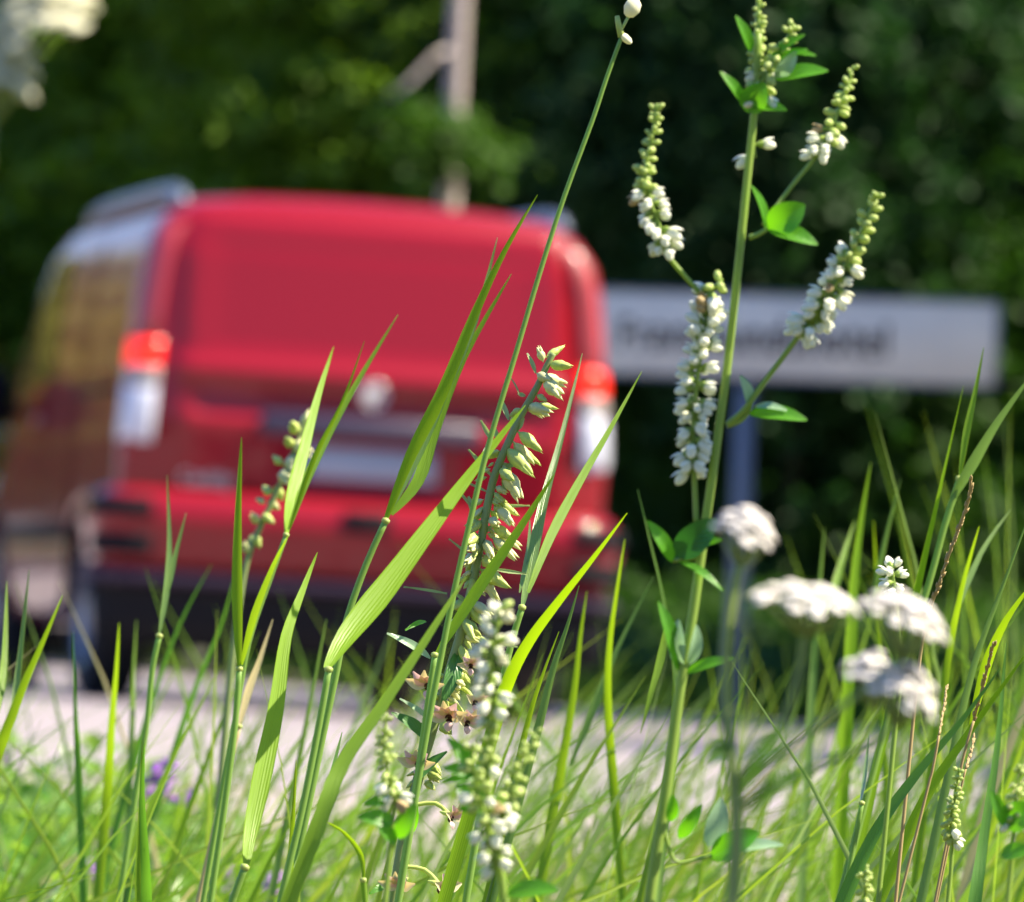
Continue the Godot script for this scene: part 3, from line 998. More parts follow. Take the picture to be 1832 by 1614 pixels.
func clover_patch() -> void:
	# low leafy weeds at the lower left
	var places := [[], [], []]
	for i in 2600:
		var d := rng.randf_range(4.7, 6.6)
		var px := rng.randf_range(-500, 640) + rng.randfn() * 40.0
		if px > 380 and rng.randf() < (px - 380) / 300.0: continue
		var x := (px - 916.0) * S * d
		var h := (0.02 + 0.045 * (d - 3.2) * rng.randf()) * (1.0 - 0.5 * smoothstep(250, 640, px))
		places[rng.randi() % 3].append(Transform3D(Basis.from_euler(Vector3(rng.randf_range(-0.4, 0.4), rng.randf() * TAU, rng.randf_range(-0.4, 0.4))).scaled(Vector3.ONE * rng.randf_range(0.7, 1.3)), Vector3(x, ground_y(x, -d) + h, -d)))
	var root := Node3D.new()
	root.name = "clover_leaves"
	add_child(root)
	tag(root, "low bright green clover and vetch leaves at the lower left road edge", "ground cover", "", "stuff")
	for k in 3:
		scatter("leaves", leaf_clump(M.weed[k], 130 + k, 0.017, 14), places[k], root)
	# purple vetch heads
	var rows := [[285, 1394, 5.6, 0.0052, "largest purple vetch flower head, low between the grass left of the van's wheel", 0], [334, 1432, 6.0, 0.0028, "small dull purple vetch head just right of the largest purple one", 0], [162, 1554, 5.2, 0.0028, "pale pink vetch head low in the clover near the lower left corner", 1], [133, 1562, 5.3, 0.0022, "faint lilac vetch bud left of the pale pink one in the clover", 1], [402, 1554, 5.4, 0.0022, "upper small lilac vetch bud in the clover under the broad bright blade", 1], [408, 1582, 5.4, 0.0024, "lower small lilac vetch bud near the bottom edge", 1], [488, 1582, 5.2, 0.0032, "lilac vetch spike at the bottom edge right of the broad bright blade", 1], [13, 1352, 6.2, 0.0028, "pale lilac vetch head at the left edge over the gravel", 1]]
	for q in rows:
		var top := at(q[0], q[1], q[2])
		var base := Vector3(top.x + 0.01, ground_y(top.x, top.z), top.z)
		var o := thing("vetch_flower", q[4], "flower", base, 0.0, "purple vetch flowers in the clover")
		var st := new_st()
		tube(st, smooth([top, top.lerp(base, 0.5) + Vector3(-0.006, 0, 0), base], 3), 0.0009, 0.0012, 6)
		grown("stem", st, M.clover_stem, o)
		var m: Material = M.vetch if q[5] == 0 else M.vetch_pale
		var r: float = q[3] * 1.3
		for i in 9:
			var ps := new_st()
			var a := TAU * i * 0.382
			var p := top + Vector3(cos(a) * r * 0.6, (i / 8.0 - 0.5) * r * 3.0, sin(a) * r * 0.6)
			lathe(ps, p, Vector3(cos(a), -0.3, sin(a)), [[-r * 0.6, 0.0], [-r * 0.3, r * 0.42], [r * 0.4, r * 0.5], [r * 1.1, r * 0.28], [r * 1.3, 0.0]], 7)
			grown("petal", ps, m, o)

# ------------------------------------------------------------------ single grass stalks
func stalk(label: String, d: float, parts: Array) -> void:
	# parts: [kind, width in px, material, [x, y, ...]]; the last point of a "stem" is carried on to the ground
	var low := Vector3(0, 9, 0)
	var made := []
	for q in parts:
		var dd := rng.randfn() * 0.04
		var path := path_at(q[3], d, 0.0 if q[0] == "stem" else dd)
		if q[0] == "stem" or q[0] == "rooted": path = to_ground(path) if q[0] == "stem" else path
		if q[0] == "rooted":
			path.reverse()
			path = to_ground(path)
			path.reverse()
		for p in path:
			if p.y < low.y: low = p
		made.append([q, path])
	var o := thing("grass_stalk", label, "grass stalk", low, 0.0, "tall grass stalks among the flowers")
	for e in made:
		var q = e[0]
		var st := new_st()
		var w: float = q[1] * S * d
		if q[0] == "stem":
			tube(st, smooth(e[1], 3), w * 0.5, w * 0.6, 7)
			grown("culm", st, q[2], o)
			if q.size() > 4:
				var ns := new_st()
				var a: Vector3 = e[1][0]
				lathe(ns, a, (e[1][1] - a).normalized(), [[-w * 0.5, w * 0.2], [-w * 0.3, w * 0.62], [w * 0.1, w * 0.66], [w * 0.4, w * 0.5]], 8)
				grown("ligule", ns, M.ligule, o)
		elif q[0] == "seed":
			var path: Array = e[1]
			tube(st, smooth(path, 3), w * 0.22, w * 0.22, 6)
			var sp := grown("seed_head", st, q[2], o)
			var n := int((path[0] as Vector3).distance_to(path[-1]) / (w * 0.42))
			var sm := smooth(path, 6)
			var gm := grain(w, q[2])
			for i in n:
				var t := float(i) / n
				var p := along(sm, t)
				var tan := (along(sm, t - 0.04) - along(sm, t + 0.04)).normalized()
				if rng.randf() < 0.10: continue
				var out := tan.cross(Vector3(rng.randfn(), 0.2, rng.randfn())).normalized()
				var sc := put("spikelet", gm, sp)
				sc.transform = Transform3D(Basis.looking_at(-(tan * 1.0 + out * 0.35), Vector3.RIGHT) .scaled(Vector3.ONE * rng.randf_range(0.8, 1.2)), p + out * w * 0.16)
		else:
			blade(st, e[1], w, rotated_face(rng.randf_range(-0.5, 0.5)), 0.2, 0.7 if q[0] == "rooted" else 0.30, 0.36, rng.randf_range(-0.5, 0.5))
			grown("blade", st, q[2], o)

func grain(w: float, m: Material) -> ArrayMesh:
	var st := new_st()
	lathe(st, Vector3.ZERO, Vector3(0, 0, 1), [[-w * 0.35, 0.0], [-w * 0.1, w * 0.22], [w * 0.25, w * 0.2], [w * 0.8, 0.0]], 6)
	return mesh_of(st, m)

func grass_stalks() -> void:
	var br: Material = M.grass_bright
	var mi: Material = M.grass_mid
	var dk: Material = M.grass_dark
	var gy: Material = M.grass_grey
	var cu: Material = M.culm
	stalk("grass stalk with the broadest bright blade, slanting up across the red bumper", 3.3, [["blade", 46, br, [585, 1195, 622, 1135, 690, 1050, 765, 950, 842, 848, 940, 725]], ["stem", 12, cu, [588, 1198, 570, 1300, 540, 1450, 505, 1600], 1]])
	stalk("grass stalk whose bright blade crosses in front of the helleborine capsules", 3.42, [["blade", 23, br, [780, 1172, 850, 1062, 930, 945, 992, 848]], ["stem", 11, cu, [778, 1172, 765, 1260, 745, 1400, 715, 1590], 1]])
	stalk("wide soft green blade rising toward the helleborine from below the broadest bright one", 3.15, [["rooted", 29, mi, [560, 1500, 612, 1368, 680, 1268, 745, 1170, 800, 1085, 835, 1030]]])
	stalk("tallest grass stalk with long blades before the van's tailgate", 3.6, [["blade", 28, mi, [690, 930, 735, 815, 790, 705, 850, 560, 905, 445, 962, 348]], ["blade", 22, gy, [703, 905, 745, 815, 795, 700, 850, 575, 890, 425]], ["blade", 24, mi, [700, 920, 748, 860, 778, 770, 830, 640, 915, 490]], ["stem", 12, cu, [690, 932, 655, 1010, 620, 1110, 600, 1210, 560, 1400], 1]])
	stalk("grass stalk with a bright narrow blade beside the van's number plate", 3.75, [["blade", 27, br, [512, 955, 522, 890, 545, 800, 570, 705, 597, 620]], ["blade", 17, mi, [516, 948, 550, 855, 592, 768, 650, 665, 712, 563]], ["blade", 11, mi, [518, 946, 562, 820, 612, 720, 652, 610]], ["stem", 9, cu, [512, 957, 482, 1040, 445, 1150, 420, 1290], 1]])
	stalk("grass stalk standing upright before the van's lettering", 3.7, [["blade", 20, mi, [428, 1195, 424, 1060, 426, 920, 432, 782]], ["blade", 15, mi, [432, 1190, 455, 1100, 490, 1010, 515, 960]], ["stem", 11, cu, [428, 1197, 420, 1300, 402, 1440, 380, 1590], 1]])
	stalk("thin forked grass stalk before the van's left bumper corner", 3.95, [["blade", 13, gy, [285, 1135, 300, 1040, 303, 960, 299, 850]], ["blade", 11, gy, [300, 1060, 312, 1000, 333, 918]], ["stem", 10, cu, [285, 1138, 272, 1200, 262, 1300, 240, 1440], 1]])
	stalk("pale stiff grass stalk crossing the van's right lamp", 3.5, [["blade", 22, gy, [935, 1085, 950, 1010, 972, 900, 1005, 780, 1042, 632]], ["blade", 19, mi, [945, 1060, 985, 960, 1035, 865, 1090, 770, 1148, 665]], ["blade", 11, gy, [930, 1060, 945, 985, 948, 930]], ["stem", 12, cu, [934, 1087, 915, 1150, 895, 1240, 870, 1390], 1]])
	stalk("bright grass blade slanting right below the van's rear corner", 3.4, [["rooted", 27, br, [870, 1350, 905, 1230, 945, 1150, 1000, 1075, 1060, 1000, 1122, 918]]])
	stalk("darker grass blade just under the bright slanting one at the van's tyre", 3.5, [["rooted", 19, gy, [925, 1440, 965, 1295, 990, 1195, 1015, 1120, 1036, 1048]], ["rooted", 14, mi, [905, 1460, 945, 1290, 970, 1210, 1000, 1130]]])
	stalk("upright grass blade before the van's right tyre", 4.1, [["rooted", 20, mi, [985, 1480, 1010, 1340, 1028, 1230, 1038, 1140, 1050, 1058]]])
	stalk("upright grass blade right of the van's tyre with a long limp companion", 4.1, [["rooted", 17, mi, [1100, 1440, 1088, 1270, 1090, 1160, 1103, 1060, 1118, 965]], ["blade", 16, gy, [1020, 1370, 1065, 1260, 1105, 1160, 1170, 1030]]])
	stalk("bent bright blade hanging left of the tall sweet clover", 3.2, [["rooted", 14, mi, [1150, 1590, 1185, 1420, 1205, 1250, 1200, 1140]], ["blade", 15, mi, [1196, 1105, 1182, 1180, 1165, 1240, 1146, 1312]]])
	stalk("stiff narrow leaf-stalk left of the tall sweet clover, leaning in to its foot", 3.1, [["rooted", 10, cu, [1190, 1500, 1212, 1320, 1208, 1200, 1186, 1065, 1160, 955, 1141, 876]]])
	stalk("bright grass blade right of the sign post's foot, tip over the sign's corner", 3.8, [["rooted", 21, br, [1590, 1280, 1640, 1060, 1665, 950, 1690, 840, 1724, 690]]])
	stalk("forked grass stalk reaching up over the far end of the name sign", 3.8, [["blade", 13, mi, [1717, 855, 1730, 770, 1745, 700, 1760, 622]], ["blade", 21, gy, [1700, 900, 1740, 830, 1785, 755, 1850, 665]], ["stem", 12, cu, [1717, 857, 1690, 940, 1660, 1050, 1610, 1200, 1570, 1350], 1]])
	stalk("short bright grass blade standing behind the flat yarrow heads", 4.4, [["rooted", 25, br, [1520, 1200, 1528, 1050, 1540, 940, 1558, 828]], ["blade", 13, gy, [1560, 1080, 1585, 960, 1612, 855]]])
	stalk("pair of grass tips left of the bright blade behind the yarrow", 4.6, [["rooted", 17, gy, [1455, 1200, 1465, 1060, 1475, 945]], ["blade", 16, mi, [1480, 1100, 1505, 1010, 1530, 930]]])
	stalk("thin brown-tipped grass blade right of the bright blade behind the yarrow", 4.5, [["rooted", 13, mi, [1575, 1200, 1568, 1040, 1563, 932]]])
	stalk("grass blades at the right edge beside the brown seed heads", 3.9, [["rooted", 14, mi, [1690, 1220, 1715, 1080, 1735, 1000, 1752, 942]], ["blade", 11, gy, [1705, 1110, 1755, 990, 1808, 912]]])
	stalk("long grass blade bending out past the right edge above the lowest yarrow head", 3.6, [["rooted", 17, gy, [1690, 1420, 1740, 1200, 1790, 1060, 1850, 900]]])
	stalk("bright grass blade climbing to the right edge under the seed heads", 3.5, [["rooted", 22, br, [1605, 1540, 1660, 1420, 1720, 1330, 1785, 1240, 1850, 1150]], ["blade", 20, br, [1735, 1310, 1765, 1190, 1800, 1110, 1850, 1040]]])
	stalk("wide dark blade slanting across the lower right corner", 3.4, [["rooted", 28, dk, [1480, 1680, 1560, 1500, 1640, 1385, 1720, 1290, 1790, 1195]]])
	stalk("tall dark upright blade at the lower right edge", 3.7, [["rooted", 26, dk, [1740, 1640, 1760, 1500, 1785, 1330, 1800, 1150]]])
	stalk("bright grass blade at the left edge leaning toward the van's wheel", 3.9, [["rooted", 22, mi, [-30, 1420, 12, 1305, 45, 1220, 80, 1140, 112, 1065]], ["blade", 15, mi, [-5, 1280, 8, 1180, 12, 1040]], ["blade", 13, gy, [22, 1270, 35, 1180, 52, 1020]]])
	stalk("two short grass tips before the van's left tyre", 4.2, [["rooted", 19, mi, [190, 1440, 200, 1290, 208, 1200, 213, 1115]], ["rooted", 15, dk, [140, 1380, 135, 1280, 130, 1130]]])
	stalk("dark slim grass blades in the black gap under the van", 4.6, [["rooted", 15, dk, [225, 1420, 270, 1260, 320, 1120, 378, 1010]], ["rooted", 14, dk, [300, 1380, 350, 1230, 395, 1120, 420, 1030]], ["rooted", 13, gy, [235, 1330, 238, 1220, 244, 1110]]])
	stalk("broad shining blade low before the road, left of the broadest bright one", 3.3, [["blade", 36, br, [440, 1550, 450, 1480, 472, 1375, 495, 1260, 512, 1140, 540, 1060, 568, 988]], ["stem", 13, cu, [438, 1552, 420, 1600, 405, 1650], 1]])
	stalk("dry straw-coloured grass blade before the shadow under the van", 3.9, [["blade", 15, M.grass_dry, [428, 1300, 445, 1235, 465, 1180, 488, 1108]], ["stem", 9, M.grass_dry, [428, 1300, 405, 1390, 380, 1500], 1]])
	stalk("grey-green grass blade right of the straw-coloured one", 4.2, [["rooted", 14, gy, [500, 1530, 535, 1360, 562, 1220, 584, 1108]]])
	stalk("thick two-toned upright blade in the clover at the lower left", 3.6, [["rooted", 24, dk, [262, 1680, 260, 1550, 254, 1430, 258, 1330]], ["rooted", 14, mi, [246, 1660, 248, 1530, 252, 1420, 254, 1325]]])
	stalk("wide dark green blade low between clover and helleborine", 3.4, [["rooted", 29, dk, [505, 1650, 540, 1540, 578, 1440, 612, 1310]], ["rooted", 19, mi, [512, 1640, 522, 1500, 530, 1360]]])
	stalk("curled-over grass blade low at the foot of the helleborine", 3.3, [["blade", 11, M.grass_bright, [650, 1575, 645, 1530, 615, 1490, 578, 1468]], ["stem", 10, mi, [650, 1575, 655, 1640], 1]])
	stalk("grass culm with three pale joints above the bottom edge, right of the clover foot", 3.5, [["blade", 12, gy, [1540, 1435, 1547, 1390, 1555, 1310]], ["stem", 9, cu, [1542, 1437, 1530, 1500, 1518, 1560, 1505, 1614], 1]])
	stalk("brown grass seed head standing highest at the right", 3.45, [["seed", 13, M.seed, [1737, 855, 1733, 895, 1715, 945, 1695, 1000, 1678, 1050, 1664, 1090]], ["stem", 6, M.seed, [1664, 1090, 1650, 1150, 1640, 1230, 1630, 1330]]])
	stalk("brown grass seed head at the right edge, ending beside the lowest yarrow head", 3.45, [["seed", 12, M.seed, [1778, 1150, 1768, 1190, 1755, 1240, 1742, 1290]], ["stem", 5, M.seed, [1742, 1290, 1725, 1350, 1705, 1450]]])
	stalk("slim yellow seed head close to the lowest yarrow head", 3.4, [["seed", 9, M.seed, [1693, 1228, 1688, 1270, 1680, 1315]], ["stem", 5, M.seed, [1680, 1315, 1668, 1380, 1650, 1450]]])
	stalk("small brown seed head over the pale road at the lower right", 3.45, [["seed", 9, M.seed, [1742, 1318, 1738, 1345, 1728, 1375]], ["stem", 4, M.seed, [1728, 1375, 1715, 1430, 1700, 1500]]])
	# the thin stalk that rises past the top edge's flower
	var top := path_at([1112, 66, 1085, 140, 1060, 215, 1010, 350, 965, 490, 925, 625, 893, 730, 865, 830, 838, 945, 812, 1060, 790, 1170, 765, 1300, 735, 1480], 3.35)
	top = to_ground(top)
	var o := thing("thin_stalk", "long thin stalk with cream flowers at the top edge, left of the tall sweet clover", "flower stalk", top[-1])
	var st := new_st()
	tube(st, smooth(top, 3), 0.0008, 0.0014, 7)
	var sk := grown("stem", st, M.culm, o)
	var fl := new_st()
	bloom(fl, at(1122, 32, 3.35), at(1138, -4, 3.35), 0.0032)
	grown("flower", fl, M.cream, o)
	var f2 := new_st()
	bloom(f2, at(1106, 58, 3.35), at(1130, 78, 3.35), 0.0016)
	grown("flower", f2, M.cream, o)
	var f3 := new_st()
	tube(f3, [at(1112, 66, 3.35), at(1106, 40, 3.35), at(1104, 28, 3.35)], 0.0014, 0.0009, 7)
	tube(f3, [at(1108, 60, 3.35), at(1124, 30, 3.35)], 0.0006, 0.0006, 6)
	grown("bud", f3, M.bud, sk) if false else grown("bud", f3, M.bud, o)

func bloom(st: SurfaceTool, a: Vector3, b: Vector3, r: float) -> void:
	var l := a.distance_to(b)
	lathe(st, a, b - a, [[0, 0.0], [l * 0.12, r * 0.6], [l * 0.45, r], [l * 0.8, r * 0.85], [l * 0.97, r * 0.4], [l, 0.0]], 9, 3, 0.12)

# ------------------------------------------------------------------ helleborines
func capsule_mesh(m: Material, open_tip: bool) -> ArrayMesh:
	# along +z, length 1, widest 0.42
	var st := new_st()
	lathe(st, Vector3.ZERO, Vector3(0, 0, 1), [[0.0, 0.03], [0.08, 0.05], [0.16, 0.13], [0.32, 0.22], [0.5, 0.235], [0.62, 0.19], [0.7, 0.15]], 12, 6, 0.10)
	for k in 3:
		var a := TAU * k / 3.0 + 0.4
		var n := Vector3(cos(a), sin(a), 0)
		var tip := Vector3(n.x * (0.13 if open_tip else 0.04), n.y * (0.13 if open_tip else 0.04), 1.0 + 0.05 * k)
		var b := Vector3(n.x * 0.07, n.y * 0.07, 0.60)
		lathe(st, b, tip - b, [[0.0, 0.11], [0.12, 0.115], [0.24, 0.085], [0.34, 0.04], [tip.distance_to(b), 0.0]], 8)
	return mesh_of(st, m)

func point_to(me: Mesh, a: Vector3, b: Vector3, wide: float, roll := 0.0) -> Transform3D:
	var z := (b - a)
	var l := z.length()
	z = z / l
	var up := Vector3(0.2, 0.3, 1.0).normalized()
	var x := up.cross(z).normalized()
	var y := z.cross(x)
	var bs := Basis(x, y, z) * Basis(Vector3(0, 0, 1), roll)
	return Transform3D(bs.scaled_local(Vector3(l * wide, l * wide, l)), a)

func hel_flower(o: Node3D, c: Vector3, size: float, turn: float, facing: Vector3) -> void:
	var f := facing.normalized()
	var r := f.cross(Vector3.UP).normalized()
	var u := r.cross(f)
	var base := new_st()
	lathe(base, c - f * size * 0.35 + u * 0.1 * size, f, [[-size * 0.5, size * 0.05], [-size * 0.2, size * 0.13], [size * 0.05, size * 0.15], [size * 0.18, size * 0.08]], 9, 3, 0.1)
	var fl := grown("flower", base, M.capsule, o)
	for k in 5:
		var a: float = [1.57, 0.35, 2.8, 1.0, 2.15][k] + turn
		var st := new_st()
		var dir := (r * cos(a) + u * sin(a) * 0.8 + f * 0.45)
		leaf(st, c - f * size * 0.15, c - f * size * 0.15 + dir * size * 1.1, size * 0.6, f, 0.5, 0.12, 0.9)
		obj("sepal" if k < 3 else "petal", st, M.sepal if k < 3 else M.hel_petal, fl)
	var lp := new_st()
	lathe(lp, c - u * size * 0.12, f - u * 0.25, [[-size * 0.2, 0.0], [-size * 0.12, size * 0.18], [0.0, size * 0.22], [size * 0.04, size * 0.17], [-size * 0.05, size * 0.08], [-size * 0.08, 0.0]], 10)
	obj("cup", lp, M.lip, fl)
	var l2 := new_st()
	leaf(l2, c - u * size * 0.22 + f * size * 0.05, c - u * size * 0.62 + f * size * 0.25, size * 0.42, f + u * 0.4, -0.3, 0.2, 0.6)
	obj("lip", l2, M.hel_petal, fl)

func helleborines() -> void:
	var d := 3.48
	var cap := capsule_mesh(M.capsule, false)
	var cap2 := capsule_mesh(M.capsule_pale, true)
	var stem := path_at([990, 632, 978, 655, 962, 690, 935, 738, 910, 790, 885, 850, 872, 905, 862, 960, 846, 1040, 828, 1120, 800, 1215, 775, 1300, 746, 1400, 725, 1485, 705, 1600], d)
	stem = to_ground(stem)
	var o := thing("helleborine", "sharp green helleborine spike with capsules above and brownish flowers below, before the van", "wild orchid", stem[-1])
	var st := new_st()
	tube(st, smooth(stem, 4), 0.0012, 0.0024, 9)
	grown("stem", st, M.hel_stem, o)
	# capsules: from, to in the photo, relative width, depth offset
	var caps := [[972, 648, 962, 616, 0.72, 0], [976, 640, 1014, 616, 0.5, -2], [982, 652, 1028, 656, 0.62, 3], [960, 668, 990, 684, 0.85, 2], [966, 672, 1020, 690, 0.5, -3], [972, 680, 1010, 714, 0.62, 4], [978, 690, 996, 706, 0.9, -1], [940, 722, 978, 750, 0.62, 0], [944, 724, 992, 742, 0.62, 3], [960, 722, 1002, 733, 0.5, -2],
		[926, 772, 975, 812, 0.62, 2], [918, 790, 958, 838, 0.5, -2], [924, 800, 972, 835, 0.42, -4], [905, 800, 960, 858, 0.5, 3], [902, 838, 935, 902, 0.62, 3], [896, 850, 935, 880, 0.5, -2], [893, 898, 932, 926, 0.6, 0], [888, 905, 922, 945, 0.6, 3], [885, 900, 900, 925, 0.9, 1], [880, 940, 925, 968, 0.6, 2], [888, 950, 938, 986, 0.5, -2], [880, 960, 930, 1006, 0.52, 3], [868, 965, 882, 1002, 0.6, 4],
		[858, 1018, 918, 1056, 0.5, 3], [856, 1025, 896, 1082, 0.55, 1], [846, 1040, 870, 1066, 0.7, -3], [842, 1075, 886, 1108, 0.55, 3], [838, 1085, 872, 1128, 0.5, 0], [830, 1105, 850, 1150, 0.6, 4], [826, 1130, 878, 1150, 0.45, -2], [884, 788, 862, 815, 0.6, 2], [876, 808, 858, 838, 0.5, -2], [868, 905, 842, 940, 0.5, -3], [862, 930, 836, 958, 0.6, 2], [855, 975, 846, 1000, 0.7, 3], [852, 990, 832, 1030, 0.55, -2], [848, 1030, 836, 1068, 0.5, 2], [836, 1100, 814, 1140, 0.5, -2], [822, 1150, 838, 1200, 0.45, 3], [812, 1170, 850, 1215, 0.4, -4]]
	for k in 80:
		var yy := lerpf(700, 1400, pow(rng.randf(), 0.8))
		var xx := 948.0 - (yy - 715.0) * 0.5 if yy < 850 else 880.0 - (yy - 850.0) * 0.16 if yy < 1040 else 850.0 - (yy - 1040.0) * 0.27
		var sd := 1.0 if rng.randf() < 0.68 else -1.0
		var l := rng.randf_range(20, 34)
		caps.append([xx + sd * 8.0, yy, xx + sd * (14.0 + l * rng.randf_range(0.3, 0.8)), yy + l * rng.randf_range(0.3, 0.8), rng.randf_range(0.5, 0.66), rng.randi_range(-4, 5)])
	for q in caps:
		var a := at(q[0], q[1], d)
		var b := at(lerpf(q[0], q[2], 0.88), lerpf(q[1], q[3], 0.88), d - q[5] * 0.002)
		var ci := put("capsule", cap if rng.randf() < 0.62 else cap2, o, Vector3.ZERO)
		ci.transform = point_to(cap, a - o.position, b - o.position, q[4] * rng.randf_range(1.2, 1.55), rng.randf() * TAU)
	# bracts
	var brs := [[958, 668, 943, 632, 9], [930, 708, 912, 674, 4], [940, 708, 926, 704, 8], [910, 752, 895, 712, 10], [880, 788, 860, 752, 9], [892, 786, 880, 760, 10], [880, 852, 838, 804, 9], [872, 880, 832, 862, 5], [905, 880, 900, 850, 10], [860, 925, 815, 872, 7], [850, 920, 838, 888, 12], [845, 998, 803, 964, 5], [905, 835, 930, 826, 10], [925, 770, 938, 748, 11], [890, 905, 948, 905, 6], [880, 1018, 942, 1027, 7], [838, 1145, 926, 1158, 7], [800, 1062, 722, 1050, 5], [836, 1078, 815, 1062, 8], [850, 1010, 870, 996, 9], [862, 955, 885, 938, 9]]
	for q in brs:
		var b := new_st()
		var dz := rng.randf_range(-0.006, 0.006)
		leaf(b, at(q[0], q[1], d), at(q[2], q[3], d + dz), q[4] * S * d, rotated_face(rng.randf_range(-0.6, 0.6)), 0.5, rng.randf_range(-0.12, 0.12), 0.7)
		grown("bract", b, M.bract, o)
	# flowers
	for q in [[765, 1226, 40, 0.1, -0.5], [803, 1282, 42, -0.1, -0.3], [836, 1292, 34, 0.2, 0.5], [748, 1366, 38, 0.1, -0.4], [842, 1190, 30, -0.2, 0.4], [850, 1255, 30, 0.3, 0.5], [808, 1462, 34, 0.0, 1.3], [716, 1585, 38, 0.0, -0.5], [790, 1588, 40, 0.0, 1.3]]:
		hel_flower(o, at(q[0], q[1], d - 0.012), q[2] * S * d * 0.95, q[3], (-cam_f + cam_x * q[4] - cam_y * 0.35))
		var ps := new_st()
		var near := along(stem, 0.5)
		for p in smooth(stem, 4):
			if absf(p.y - at(q[0], q[1] - 22, d).y) < absf(near.y - at(q[0], q[1] - 22, d).y): near = p
		tube(ps, smooth([near, near.lerp(at(q[0], q[1] - 12, d), 0.6) + Vector3(0, 0.002, 0), at(q[0], q[1], d - 0.006)], 3), 0.0008, 0.0010, 6)
		grown("flower_stalk", ps, M.capsule, o)
	# leaves along the lower stem
	for q in [[770, 1178, 692, 1133, 16, 1], [762, 1112, 725, 1128, 10, 2], [770, 1330, 700, 1275, 26, 0], [742, 1400, 800, 1345, 22, 0], [735, 1450, 690, 1425, 14, 0], [728, 1495, 745, 1430, 24, 2], [770, 1290, 715, 1250, 10, 1], [820, 1165, 790, 1260, 30, 0], [705, 1580, 660, 1600, 16, 2]]:
		var b := new_st()
		leaf(b, at(q[0], q[1], d), at(q[2], q[3], d - 0.01), q[4] * S * d, rotated_face(rng.randf_range(-0.5, 0.5)) + cam_y * 0.5, 0.35, 0.10, 0.7)
		grown("leaf", b, [M.hel_leaf, M.clover_pale, M.clover_leaf][q[5]], o)
	# second spike, further off
	var d2 := 4.35
	var s2 := path_at([548, 742, 535, 785, 512, 840, 488, 895, 462, 950, 440, 1010, 425, 1100, 410, 1230, 395, 1400], d2)
	s2 = to_ground(s2)
	var o2 := thing("helleborine", "blurred helleborine spike leaning right before the van's number plate", "wild orchid", s2[-1])
	var t2 := new_st()
	tube(t2, smooth(s2, 4), 0.0010, 0.0022, 8)
	grown("stem", t2, M.hel_stem, o2)
	for q in [[540, 762, 556, 735], [530, 775, 522, 755], [532, 785, 550, 800], [525, 790, 556, 815], [522, 800, 512, 782], [518, 815, 530, 848], [508, 828, 525, 842], [505, 832, 488, 815], [502, 845, 520, 862], [492, 870, 505, 895], [485, 885, 470, 870], [480, 895, 498, 910], [475, 900, 458, 892], [468, 920, 490, 935], [462, 935, 450, 920], [455, 955, 465, 980], [448, 975, 458, 955], [445, 990, 436, 970]]:
		var ci := put("capsule", cap if rng.randf() < 0.5 else cap2, o2, Vector3.ZERO)
		ci.transform = point_to(cap, at(q[0], q[1], d2) - o2.position, at(q[2], q[3], d2 - 0.01 + rng.randf() * 0.02) - o2.position, rng.randf_range(1.0, 1.3), rng.randf() * TAU)

# ------------------------------------------------------------------ sweet clover
var pea: ArrayMesh
var pea_bud: ArrayMesh

func pea_mesh() -> void:
	# along +z, about 5 mm long: calyx, standard petal and keel
	pea = ArrayMesh.new()
	var st := new_st()
	st.set_uv(Vector2.ZERO)
	lathe(st, Vector3(0, 0, 0.0008), Vector3(0, -0.12, 1), [[0.0, 0.0004], [0.0006, 0.0009], [0.0017, 0.00125], [0.0030, 0.0011], [0.0038, 0.0006], [0.0041, 0.0]], 9)
	leaf(st, Vector3(0, 0.0004, 0.0008), Vector3(0, 0.0016, 0.0044), 0.0026, Vector3(0, 1, -0.3), -0.4, 0.15, 0.6)
	st.generate_normals()
	st.set_material(M.petal)
	pea = st.commit()
	var c := new_st()
	lathe(c, Vector3(0, 0, -0.0010), Vector3(0, 0, 1), [[0.0, 0.0003], [0.0010, 0.0004], [0.0014, 0.0009], [0.0026, 0.0010], [0.0030, 0.0008]], 7)
	c.generate_normals()
	c.set_material(M.calyx)
	pea = c.commit(pea)
	var b := new_st()
	lathe(b, Vector3(0, 0, -0.0008), Vector3(0, 0, 1), [[0.0, 0.0003], [0.0007, 0.0005], [0.0013, 0.0010], [0.0025, 0.0011], [0.0034, 0.0007], [0.0038, 0.0]], 8)
	pea_bud = mesh_of(b, M.bud)

